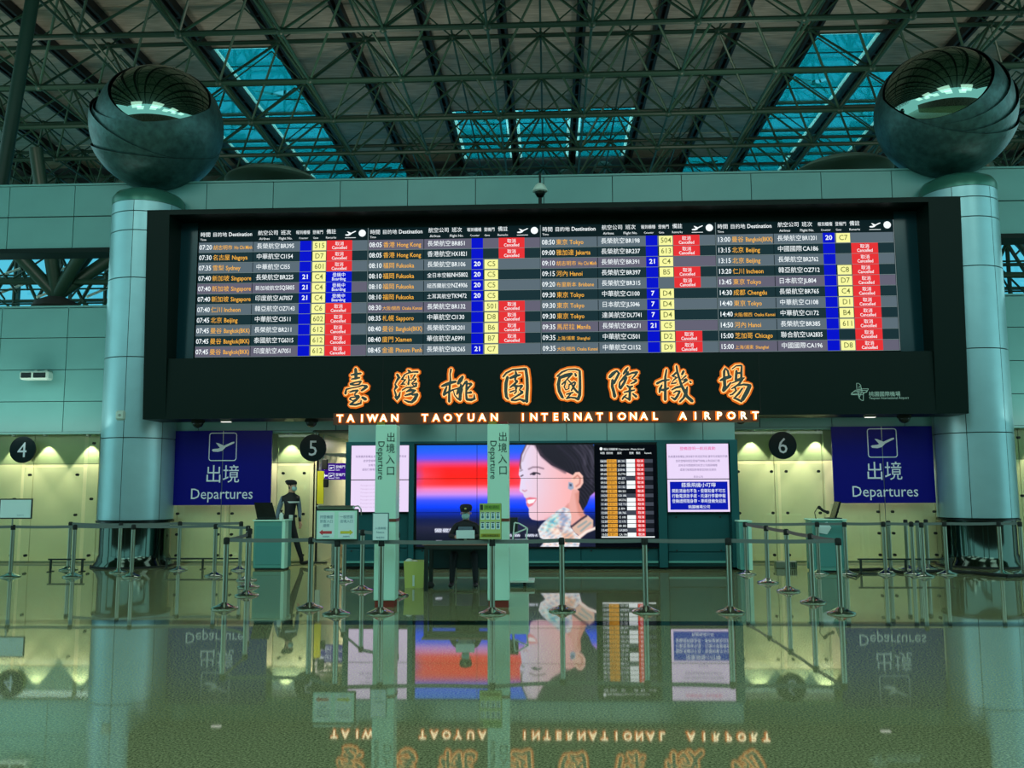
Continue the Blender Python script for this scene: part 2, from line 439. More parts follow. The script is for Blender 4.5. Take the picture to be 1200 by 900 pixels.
# bracing behind the openings, belongs to the far glazing
br = MB()
for i in range(26):
    x = -30+i*2.4
    br.tube((x, 44, 5), (x+2.4, 44, 9), .09, M_frame, 6); br.tube((x+2.4, 44, 5), (x, 44, 9), .09, M_frame, 6)
    br.tube((x, 44, 9), (x+2.4, 44, 13.5), .09, M_frame, 6); br.tube((x+2.4, 44, 9), (x, 44, 13.5), .09, M_frame, 6)
    br.tube((x, 44, 0), (x, 44, 14.5), .10, M_frame, 6)
    br.tube((x+1.2, 40, 10.5), (x+3.2, 43.5, 12.9), .06, M_plate, 6)
for z in (5, 7, 9, 11.2, 12.4, 13.5): br.tube((-32, 44, z), (32, 44, z), .09, M_frame, 6)
rg = random.Random(3)
for i in range(150):
    x = -34+rg.random()*68; z = 9.6+rg.random()*4; a = rg.choice((-1, 1))*rg.uniform(.5, 1.3); L = rg.uniform(1.5, 3)
    br.tube((x, 40.5, z), (x+L*math.cos(a), 40.5+rg.uniform(-.4, .4), z+L*math.sin(a)), .05, M_frame, 5)
for z in (10.3, 11.0, 11.7, 12.5, 13.2): br.tube((-36, 40.5, z), (36, 40.5, z), .045, M_frame, 5)
br.build('bracing', wf, kind='stuff')

# ------------------------------------------------------------ back wall
WY = 18.6
wall = thing('wall_back', (0, WY, 0), kind='structure')
wl = MB()
XL = [-.07+1.48*k for k in range(-19, 19)]
OPL, OPR = (-14.87, -8.95), (8.81, 14.73)
def seg(x0, x1, z0, z1): wl.box(x0, x1, WY+.03, WY+.33, z0, z1, M_gap)
seg(XL[0], XL[-1], 6.84, 8.26); seg(XL[0], XL[-1], 2.80, 5.53)
seg(XL[0], OPL[0], 5.53, 6.84); seg(OPL[1], OPR[0], 5.53, 6.84); seg(OPR[1], XL[-1], 5.53, 6.84)
wl.build('wall_core', wall)
rows = [(7.56, 8.26), (6.84, 7.55), (5.53, 6.84), (4.85, 5.53), (4.15, 4.85), (3.46, 4.15), (2.80, 3.46)]
for (z0, z1) in rows:
    for x0 in XL[:-1]:
        x1 = x0+1.48
        if (z0, z1) == rows[2]:
            if x1 < OPL[0]+.1 or x0 > OPR[1]-.1 or (x0 > OPL[1]-.1 and x1 < OPR[0]+.1): pass
            else: continue
        key = ('wp', z0)
        share('panel', key, lambda: MB().box(.008, 1.472, -.0, .03, .008, z1-z0-.008, M_panel), wall, (x0, WY, z0))
for (a, b) in (OPL, OPR):
    t = MB(); t.box(a, b, WY-.02, WY+.5, 6.74, 6.84, M_casing); t.box(a, b, WY, WY+.4, 5.50, 5.56, M_panel); t.build('trim', wall)
MB().box(XL[0], XL[-1], WY-.02, WY+.36, 8.26, 8.30, M_panel).build('coping', wall)
# wall lower down, recessed cream panels
LY = 18.95
lowx = [(-28, -7.99, 'a'), (-7.99, -5.72, 'b'), (-5.72, -5.0, 'c'), (3.7, 5.72, 'd'), (5.72, 7.95, 'e'), (7.95, 28, 'f')]
low = thing('wall_low', (0, LY, 0), kind='structure')
MB().box(-28, -5.0, LY+.04, LY+.2, 0, 2.8, M_gap).build('wall_core', low); MB().box(3.7, 28, LY+.04, LY+.2, 0, 2.8, M_gap).build('wall_core', low)
M_upper = mat('cream_panel_dim', (150, 164, 124), .35)  # cream greyed in colour for the dim zone above the lamp cones
def cpan(x0, x1, z0, z1, m=None): MB().box(x0+.006, x1-.006, LY, LY+.04, z0, z1, m or M_cream).build('panel', low)
cx = [-17.2, -15.7, -14.2, -12.7, -11.22, -9.77, -8.0, -6.86, -5.85, -5.02]
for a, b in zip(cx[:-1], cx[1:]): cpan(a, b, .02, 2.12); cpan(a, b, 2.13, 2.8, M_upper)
cx = [3.7, 4.72, 5.72, 6.86, 8.0, 9.77, 11.2, 12.7, 14.2, 15.7]
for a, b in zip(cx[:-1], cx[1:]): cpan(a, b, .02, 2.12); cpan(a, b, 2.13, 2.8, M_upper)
MB().box(-28, -5.0, WY+.0, LY+.2, 2.76, 2.80, M_panel).build('soffit', low); MB().box(3.7, 28, WY, LY+.2, 2.76, 2.80, M_panel).build('soffit', low)
MB().box(-28, -5.0, LY-.015, LY, 0, .05, M_chrome).build('baseboard_left', None, kind='structure')
MB().box(3.7, 28, LY-.015, LY, 0, .05, M_chrome).build('baseboard_right', None, kind='structure')
# wall-washer lamps in the soffit, one per cream door
WL = {-11.6: 'first wall-washer lamp at far left, left of disc 4', -10.9: 'wall-washer lamp just left above disc 4', -9.95: 'wall-washer lamp just right above disc 4', -9.2: 'wall-washer lamp beside the left column', -7.3: 'wall-washer lamp hidden above left half of left blue sign', -6.3: 'wall-washer lamp hidden above right half of left blue sign',
 -5.55: 'wall-washer lamp above disc 5, left one', -4.98: 'wall-washer lamp above disc 5, right one', 4.25: 'wall-washer lamp left above disc 6', 4.98: 'wall-washer lamp right above disc 6', 5.6: 'wall-washer lamp at left edge of right blue sign', 6.4: 'wall-washer lamp above left half of right blue sign', 7.4: 'wall-washer lamp above right half of right blue sign', 10.2: 'wall-washer lamp right of the right column', 11: 'wall-washer lamp at far right edge'}
for x, wlb in WL.items():
    f = thing('wall_washer', (x, LY-.16, 2.74), 'small recessed '+wlb, 'lamp', 'wall washers over the cream panels')
    MB().lathe((x, LY-.16, 2.715), [(.0, .03), (.035, .03), (.05, 0), (.055, .045)], M_chrome, 12).build('housing', f)
    lamp('wall_washer_light', 'SPOT', (x, LY-.16, 2.70), 80, (1.0, .94, .72), .02, target=(x, LY-.05, 0), spot=1.3, blend=.25)

MB().box(-60, 60, -18.4, -18, 0, 9.0, mat('front_hall_wall', (120, 96, 84), .7, noise=(1.1, .85))).build('wall_front', None, kind='structure')
# glass partition in front of the cream wall
GYY = 18.66
def pane(x0, x1, z0, z1, fit=True):
    p = MB().box(x0+.01, x1-.01, GYY, GYY+.012, z0, z1, M_bglass).build('pane', gp)
    if fit:
        q = MB()
        for xx in (x0+.13, x1-.13):
            for zz in ((z0+.16), (z0+z1)/2-.0, z1-.16):
                q.tube((xx, GYY-.035, zz), (xx, GYY+.03, zz), .028, M_rubber, 12)
        q.build('fitting', gp)
gp = thing('glass_partition', (-10.2, GYY, 0), 'tall clear glass panes on steel fittings left of the left column', 'glass partition')
pane(-13.9, -11.3, .03, 2.72); pane(-11.25, -9.95, .03, 2.05); pane(-11.25, -9.95, 2.09, 2.72, False); pane(-9.88, -8.35, .03, 2.72)
gp = thing('glass_partition', (-5.2, GYY, 0), 'clear glass screen over the cream door behind the walking guard', 'glass partition')
pane(-5.76, -5.05, 2.1, 2.72, False); pane(-5.76, -5.05, .03, 2.06)
gp = thing('glass_partition', (4.7, GYY, 0), 'clear glass doors before the cream panels under disc number 6', 'glass partition')
pane(3.78, 4.72, .03, 2.05); pane(4.76, 5.68, .03, 2.05); pane(3.78, 5.68, 2.09, 2.72, False)
gp = thing('glass_partition', (9.9, GYY, 0), 'clear glass panes at right edge beyond the right column', 'glass partition')
pane(9.5, 11.4, .03, 2.72)
gp = thing('glass_partition', (-6.9, GYY, 0), 'low glass cover panes under the left blue departures sign', 'glass partition')
pane(-8.0, -6.86, .03, 1.22); pane(-6.83, -5.76, .03, 1.22)
gp = thing('glass_partition', (6.9, GYY, 0), 'low glass cover panes under the right blue departures sign', 'glass partition')
pane(5.76, 6.85, .03, 1.22); pane(6.88, 7.98, .03, 1.22)

# corridor opening left of the teal wall
cd = thing('wall_corridor', (-4.2, 21, 0), kind='structure')
MB().box(-5.06, -5.0, LY, 23.5, 0, 2.8, M_cream).build('side', cd)
MB().box(-5.6, -3.2, 23.5, 23.7, 0, 2.8, mat('rose_wall', (150, 118, 108), .4)).build('end', cd)
MB().box(-5.1, -3.2, 18.9, 23.7, 2.76, 2.86, mat('corridor_ceiling', (120, 140, 125), .6)).build('top', cd)
q = MB()
for i in range(6): q.box(-4.95, -4.45, 19.3+i*.5, 19.36+i*.5, 2.3, 2.34, M_plate)
q.build('louvre', cd)
lamp('corridor_lamp', 'AREA', (-4.1, 21.6, 2.7), 40, (1, .9, .78), .8)

# ------------------------------------------------------------ central teal wall
TY_ = 17.55
tw = thing('wall_media', (-.2, TY_, 0), kind='structure')
MB().box(-4.05, 3.68, TY_+.03, 18.6, .06, 2.5, M_tealbox).build('core', tw)
MB().box(-4.05, 3.68, TY_+.08, 18.6, 0, .06, M_black).build('plinth', tw)
def tp(x0, x1, z0, z1, y=TY_, m=M_tealbox):
    MB().bbox(x0+.008, x1-.008, y, y+.05, z0, z1, m, .006).build('panel', tw)
tp(-4.05, -2.78, .42, 1.08); tp(-2.65, -1.0, .06, .40); tp(-1.0, .6, .06, .40); tp(.6, 2.1, .06, .40)
tp(2.28, 3.48, .34, 1.06); tp(-4.05, -2.78, .08, .38); tp(2.28, 3.48, .08, .32)
MB().box(2.1, 2.26, TY_-.14, TY_+.04, .05, 2.46, M_tealbox).build('pilaster', tw)
MB().box(3.50, 3.64, TY_-.14, TY_+.04, .05, 2.46, M_tealbox).build('pilaster', tw)
MB().box(-2.76, -2.66, TY_-.14, TY_+.04, .05, 2.46, M_tealbox).build('pilaster', tw)
for a, b in ((-2.65, 2.08), (2.28, 3.48), (-4.05, -2.78)): MB().box(a, b, TY_-.08, TY_+.02, .13, .17, M_podium).build('rail', tw)
q = MB()
for x in (-2.5, -1.5, -.9, .3, .8, 1.9, 2.45, 3.3, -3.9, -2.95):
    q.tube((x, TY_-.015, .36), (x, TY_+.01, .36), .018, M_rubber, 8)
for x in (2.45, 3.3, -3.9, -2.95): q.tube((x, TY_-.015, 1.0), (x, TY_+.01, 1.0), .018, M_rubber, 8)
q.build('screw', tw, kind='stuff')
# grey-green band above the screens
bd = thing('wall_band', (0, 17.7, 2.5), kind='structure')
xx = [-4.05, -3.35, -1.87, -.6, .35, 1.15, 2.1, 3.05, 3.68]
for a, b in zip(xx[:-1], xx[1:]): MB().box(a+.006, b-.006, 17.75, 17.8, 2.5, 2.95, M_panel).build('panel', bd)
MB().box(-4.05, 3.68, 17.8, 18.6, 2.5, 2.95, M_gap).build('core', bd)

# ------------------------------------------------------------ columns
def column(cx, cy, label, side):
    t = thing('column', (cx, cy, 0), label, 'column')
    R = .74
    # stacked curved cladding plates, three to a ring
    zs = [.95, 2.62, 4.28, 5.94, 6.95, 7.36, 7.60]
    MB().lathe((cx, cy, .9), [(R-.03, 0), (R-.03, 6.9)], M_gap, 40).build('core', t)
    offs = .55 if side < 0 else 1.0
    for z0, z1 in zip(zs[:-1], zs[1:]):
        for k in range(6):
            a0 = offs+k*PI/3+.008; a1 = offs+(k+1)*PI/3-.008
            MB().lathe((cx, cy, z0), [(R-.02, .006), (R, .01), (R, z1-z0-.01), (R-.02, z1-z0-.006)], M_colm, 10, a0=a0, a1=a1).build('plate', t)
    MB().lathe((cx, cy, 7.60), [(R, 0), (R, .16), (R-.06, .26), (R-.22, .34), (0, .36)], M_cap, 40).build('cap', t)
    MB().lathe((cx, cy, 0), [(R+.07, 0), (R+.06, .03), (R-.01, .12), (R-.06, .25), (R-.06, .93)], M_skirt, 48).build('skirt', t)
    MB().lathe((cx, cy, .90), [(R-.04, 0), (R+.02, 0), (R+.02, .04), (R-.04, .06)], M_black, 40).build('collar', t)
    MB().lathe((cx, cy, 0), [(R+.09, 0), (R+.09, .035), (R+.05, .04)], M_rubber, 40).build('plinth', t)
    return t
CL = column(-8.64, 18.38, 'left round metal-clad column carrying a sphere sculpture', -1)
CR_ = column(8.58, 18.38, 'right round metal-clad column carrying a sphere sculpture', 1)

# ------------------------------------------------------------ sphere sculptures
def sphere_sculpture(cx, cy, cz, R, label, side):
    t = thing('sphere_sculpture', (cx, cy, cz-R), label, 'sculpture')
    MB().ball((cx-side*.075*R, cy, cz+.01), R*.90, M_mirror, 64, 40).build('mirror_ball', t)
    # shells: spherical caps of growing openness; each is the sphere part on one side of a tilted surface
    def shell(rad, normal, d, name, sh=0.0, thick=.014, wave=0.0, nrm2=None, d2=None):
        bm = bmesh.new(); bmesh.ops.create_icosphere(bm, subdivisions=6, radius=1.0)
        n1 = Vector(normal).normalized()
        bmesh.ops.bisect_plane(bm, geom=bm.verts[:]+bm.edges[:]+bm.faces[:], plane_co=n1*d, plane_no=n1, clear_outer=True)
        if nrm2:
            n2 = Vector(nrm2).normalized()
            bmesh.ops.bisect_plane(bm, geom=bm.verts[:]+bm.edges[:]+bm.faces[:], plane_co=n2*d2, plane_no=n2, clear_outer=True)
        bm.verts.index_update(); bm.verts.ensure_lookup_table()
        out = [v.co.copy() for v in bm.verts]; fs = [[v.index for v in f.verts] for f in bm.faces]
        be = [(e.verts[0].index, e.verts[1].index) for e in bm.edges if e.is_boundary]; bm.free()
        mb = MB(); n = len(out); c = Vector((cx-side*sh*R, cy, cz))
        mb.add([c+v*rad for v in out], fs, M_shell, True)
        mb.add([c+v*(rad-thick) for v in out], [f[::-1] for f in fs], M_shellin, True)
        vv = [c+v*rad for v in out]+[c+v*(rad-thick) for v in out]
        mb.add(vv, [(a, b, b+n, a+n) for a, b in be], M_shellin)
        return mb.build(name, t)
    s = side
    return t, shell
tL, shL = sphere_sculpture(-8.57, 18.4, 9.50, 1.42, 'dark mirror ball in layered bronze shells topping the left column', -1)
def cutter(cx, cy, cz, t, shell, R):
    c = Vector((cx, cy, cz)); wv = (Vector((0, 0, CAMZ))-c).normalized(); u = Vector((0, 0, 1)).cross(wv).normalized(); v = wv.cross(u)
    def go(three, rad, name='shell'):
        P = []
        for a, b in three:
            k = math.sqrt(max(0, 1-a*a-b*b)); P.append(u*a+v*b+wv*k)
        n = (P[1]-P[0]).cross(P[2]-P[0]).normalized()
        if n.dot(v) < 0: n = -n
        return shell(R*rad, n, n.dot(P[0]), name, (1-rad)*.95)
    return go
tL['category'] = 'sculpture'
go = cutter(-8.57, 18.4, 9.50, tL, shL, 1.42)
go(((-.80, .50), (-.30, .04), (.74, .44)), .93)
go(((-.93, .10), (-.28, .03), (.76, .42)), .955)
go(((-.97, .12), (-.45, -.27), (.93, -.30)), .978)
go(((-.86, -.42), (-.1, -.44), (.93, -.33)), 1.0)
tR, shR = sphere_sculpture(8.46, 18.4, 9.47, 1.42, 'dark mirror ball in layered bronze shells topping the right column', 1)
go = cutter(8.46, 18.4, 9.47, tR, shR, 1.42)
go(((-.82, .36), (.05, -.08), (.76, .50)), .93)
go(((-.84, .36), (.28, -.18), (.93, .30)), .955)
go(((-.84, .36), (.35, -.33), (.98, -.02)), .978)
go(((-.84, .36), (.05, -.27), (.90, -.37)), 1.0)
for cx_, nm in ((-6.75, 'left'), (7.1, 'right')):
    MB().lathe((cx_, 20.9, 9.05), [(0, .26), (.5, .24), (.9, .17), (1.1, .06), (1.14, 0), (1.05, -.05), (0, -.06)], mat('canopy_grey', (96, 118, 106), .5), 40).build('dome_canopy', None, 'low green dome peeping over wall top beside the %s sphere' % nm, 'canopy')
for cx_ in (-6.75, 7.1): MB().tube((cx_, 20.9, 0), (cx_, 20.9, 8.98), .3, M_frame, 12).build('dome_post', None, 'post carrying the low green dome behind the wall, %s side' % ('left' if cx_ < 0 else 'right'), 'post')

# ------------------------------------------------------------ the big board
BD = thing('departures_board', (0, 17.2, 2.93), 'huge black hall board with four flight screens and backlit airport name', 'board')
BX0, BX1, BZ0, BZ1 = -7.90, 7.86, 2.93, 7.06
FY = 16.92
# casing built from top, bottom, sides, back (open front recess)
MB().prismx([(FY, 4.12), (FY, BZ0), (17.75, BZ0), (17.75, BZ1), (17.34, BZ1), (17.34, 4.12)], BX0+.45, BX1-.60, M_casing).build('lower_fascia', BD)
MB().prismx([(FY-.20, BZ1), (17.75, BZ1), (17.75, BZ0), (FY, BZ0)], BX0, BX0+.45, M_casing).build('side_frame', BD)
MB().prismx([(FY-.20, BZ1), (17.75, BZ1), (17.75, BZ0), (FY, BZ0)], BX1-.60, BX1, M_casing).build('side_frame', BD)
MB().prismx([(FY-.20, BZ1), (17.75, BZ1), (17.75, BZ1-.06), (FY-.20, BZ1-.10)], BX0+.45, BX1-.6, M_casing).build('top_frame', BD)
MB().box(BX0+.45, BX0+.80, 17.30, 17.34, 4.12, BZ1-.1, M_casingin).build('reveal_panel', BD)
MB().box(6.82, BX1-.60, 17.30, 17.34, 4.12, BZ1-.1, M_casingin).build('reveal_panel', BD)
for x in (-3.2, .25, 4.0):
    MB().box(x-.006, x+.006, FY-.004, FY+.01, BZ0+.02, 4.1, M_rubber).build('seam', BD)
ROWS = """07:20|胡志明市 Ho Chi Minh|長榮航空|BR395||515|C
07:30|名古屋 Nagoya|中華航空|CI154||D7|C
07:35|雪梨 Sydney|中華航空|CI55||601|C
07:40|新加坡 Singapore|長榮航空|BR225|21|C4|B
07:40|新加坡 Singapore|新加坡航空|SQ5805|21|C4|B
07:40|新加坡 Singapore|印度航空|AI7057|21|C4|B
07:40|仁川 Incheon|韓亞航空|OZ7143||C6|C
07:45|北京 Beijing|中華航空|CI511||602|C
07:45|曼谷 Bangkok(BKK)|長榮航空|BR211||612|C
07:45|曼谷 Bangkok(BKK)|泰國航空|TG6315||612|C
07:45|曼谷 Bangkok(BKK)|印度航空|AI7051||612|C
08:05|香港 Hong Kong|長榮航空|BR851|||C
08:05|香港 Hong Kong|香港航空|HX1821|||C
08:10|福岡 Fukuoka|長榮航空|BR106|20|C5|
08:10|福岡 Fukuoka|全日本空輸|NH5802|20|C5|
08:10|福岡 Fukuoka|紐西蘭航空|NZ4906|20|C5|
08:10|福岡 Fukuoka|土耳其航空|TK9472|20|C5|
08:30|大阪/關西 Osaka Kansai|長榮航空|BR132||501|C
08:35|札幌 Sapporo|中華航空|CI130||D8|C
08:40|曼谷 Bangkok(BKK)|長榮航空|BR201||B6|C
08:40|廈門 Xiamen|華信航空|AE991||B7|C
08:45|金邊 Phnom Penh|長榮航空|BR265|21|C7|
08:50|東京 Tokyo|長榮航空|BR198||504|C
09:00|雅加達 Jakarta|長榮航空|BR237||613|C
09:10|胡志明市 Ho Chi Minh|長榮航空|BR391|21|C4|
09:15|河內 Hanoi|長榮航空|BR397||B5|C
09:20|布里斯本 Brisbane|長榮航空|BR315|||C
09:30|東京 Tokyo|中華航空|CI100|7|D4|
09:30|東京 Tokyo|日本航空|JL5046|7|D4|
09:30|東京 Tokyo|達美航空|DL7741|7|D4|
09:35|馬尼拉 Manila|長榮航空|BR271|21|C5|
09:35|上海/浦東 Shanghai|中華航空|CI501||D2|C
09:35|大阪/關西 Osaka Kansai|中華航空|CI152||D9|C
13:00|曼谷 Bangkok(BKK)|長榮航空|BR1201|20|C7|
13:15|北京 Beijing|中國國際|CA186|||C
13:15|北京 Beijing|長榮航空|BR2762|||C
13:20|仁川 Incheon|韓亞航空|OZ712||C8|C
13:45|東京 Tokyo|日本航空|JL804||D7|C
14:30|成都 Chengdu|長榮航空|BR765||C4|C
14:40|東京 Tokyo|中華航空|CI108||D1|C
14:40|大阪/關西 Osaka Kansai|中華航空|CI172||B4|C
14:50|河內 Hanoi|長榮航空|BR385||611|C
15:00|芝加哥 Chicago|聯合航空|UA2835|||C
15:00|上海/浦東 Shanghai|中國國際|CA196||D8|C""".split('\n')
E_w = mat('screen_white', (240, 248, 250), emit=1.1); E_o = mat('screen_orange', (255, 186, 66), emit=1.0)
E_blue = mat('screen_blue', (0, 10, 205), emit=1.0); E_yel = mat('screen_yellow', (250, 250, 160), emit=1.0)
E_red = mat('screen_red', (232, 48, 52), emit=1.0); E_r1 = mat('screen_strip_light', (92, 108, 118), emit=1.0)
E_r1b = mat('screen_strip_mauve', (100, 98, 116), emit=1.0)
E_r2 = mat('screen_strip_dark', (24, 48, 54), emit=1.0); E_hd = mat('screen_header', (6, 26, 30), emit=1.0)
E_dk = mat('screen_gate_text', (110, 118, 60), emit=1.0); E_line = mat('screen_line', (120, 138, 140), emit=1.0)
PLANE = [(752,160),(760,155),(790,152),(800,148),(775,118),(790,120),(825,135),(870,115),(885,112),(887,120),(860,133),(835,145),(815,165),(790,172),(760,170)]
def plane_pts(cx, cz, wd): return [(cx+(x-818)/135*wd, cz-(y-142)/135*wd) for x, y in PLANE]
SYY = 17.28
sz0, sz1 = 4.19, 6.79; PW = 3.467; hh = .245; rh = (sz1-sz0-hh)/11
for c in range(4):
    x0 = -7.065+c*PW; x1 = x0+PW
    dp = MB().box(x0+.004, x1-.004, SYY, SYY+.06, sz0, sz1, E_hd).build('display_panel', BD)
    y_ = SYY-.008; zt = sz1-.125
    for args in ((('時間', .03, 0, .105, 1.0, 0), ('Time', .03, -.085, .06, 1.0, 0)), (('目的地', .28, 0, .10, 1.0, 0), ('Destination', .61, 0, .115, .9, .01)),
                 (('航空公司', 1.21, .02, .105, 1.0, 0), ('Airlines', 1.24, -.085, .07, 1, 0)), (('班次', 1.68, .02, .105, 1, 0), ('Flight No.', 1.64, -.085, .07, 1, 0)),
                 (('報到櫃檯', 1.99, .025, .085, .85, 0), ('Counter', 2.05, -.08, .055, 1, 0)), (('登機門', 2.33, .025, .085, .85, 0), ('Gate', 2.34, -.08, .055, 1, 0)),
                 (('備註', 2.61, .025, .105, .95, 0), ('Remarks', 2.60, -.08, .06, 1, 0))):
        for tx_, ox_, oz_, sz_, sx_, bo_ in args: MB().text(tx_, x0+ox_, zt+oz_, y_, sz_, E_w, sx_, bold=bo_).build('header_label', dp)
    h2 = MB(); h2.prism(plane_pts(x0+3.10, zt+.02, .22), y_-.001, y_, E_w); h2.box(x0+2.99, x0+3.21, y_-.001, y_, zt-.075, zt-.065, E_w)
    h2.build('plane_icon', dp); MB().disc(x0+3.34, zt+.02, .072, y_-.001, y_, E_w, 20).build('clock_icon', dp); h2 = MB()
    MB().box(x1-.012, x1-.002, y_-.001, y_, sz0, sz1, E_line).build('divider', dp)
    for r in range(11):
        T, dest, al, fn, ct, gt, rk = ROWS[c*11+r].split('|')
        zb = sz1-hh-(r+1)*rh; q = MB(); lt = (r % 2 == 0); bgm = (E_r1b if (c+r) % 3 == 1 else E_r1) if lt else E_r2
        q.box(x0+.006, x0+1.115, SYY-.006, SYY, zb+.012, zb+rh-.004, bgm); q.box(x0+1.13, x1-.02, SYY-.006, SYY, zb+.012, zb+rh-.004, bgm)
        q.box(x0+.006, x1-.02, SYY-.005, SYY, zb+.001, zb+.009, E_line)
        y_ = SYY-.009; tz = zb+.062
        q.text(T, x0+.018, tz, y_, .14, E_w, .84, bold=.008)
        zh, en = dest.split(' ', 1); s = .125 if len(zh) < 4 else (.105 if len(zh) == 4 else .088)
        q.text(zh, x0+.30, tz, y_, s, E_o, .95); zw = text_geo(zh)[2]*s*.95
        ew = text_geo(en, 1.0, .008)[2]*s; q.text(en, x0+.30+zw+.04, tz, y_, s, E_o, min(.85, (.80-zw-.04)/ew), bold=.008)
        q.text(al, x0+1.19, tz+.01, y_, .125 if len(al) < 5 else .105, E_w, .96 if len(al) < 5 else .93)
        q.text(fn, x0+1.68, tz+.01, y_, .125, E_w, .85 if len(fn) < 6 else .75, bold=.008)
        q.box(x0+2.08, x0+2.31, SYY-.008, SYY, zb+.01, zb+rh-.002, E_blue)
        if ct: q.text(ct, x0+2.195, tz+.01, SYY-.011, .13, E_w, 1.05, 'C', bold=.018)
        if gt:
            q.box(x0+2.34, x0+2.61, SYY-.008, SYY, zb+.014, zb+rh-.012, E_yel)
            q.text(gt, x0+2.475, tz, SYY-.011, .15, E_dk, .95, 'C', bold=.006)
        if rk:
            q.box(x0+2.625, x0+3.14, SYY-.008, SYY, zb+.008, zb+rh, E_red if rk == 'C' else E_blue)
            q.text('取消' if rk == 'C' else '登機中', x0+2.88, zb+rh*.53, SYY-.011, .09, E_w, 1.0, 'C')
            q.text('Cancelled' if rk == 'C' else 'Boarding', x0+2.88, zb+rh*.16, SYY-.011, .09, E_w, .86, 'C', bold=.008)
        q.build('flight_row', dp)

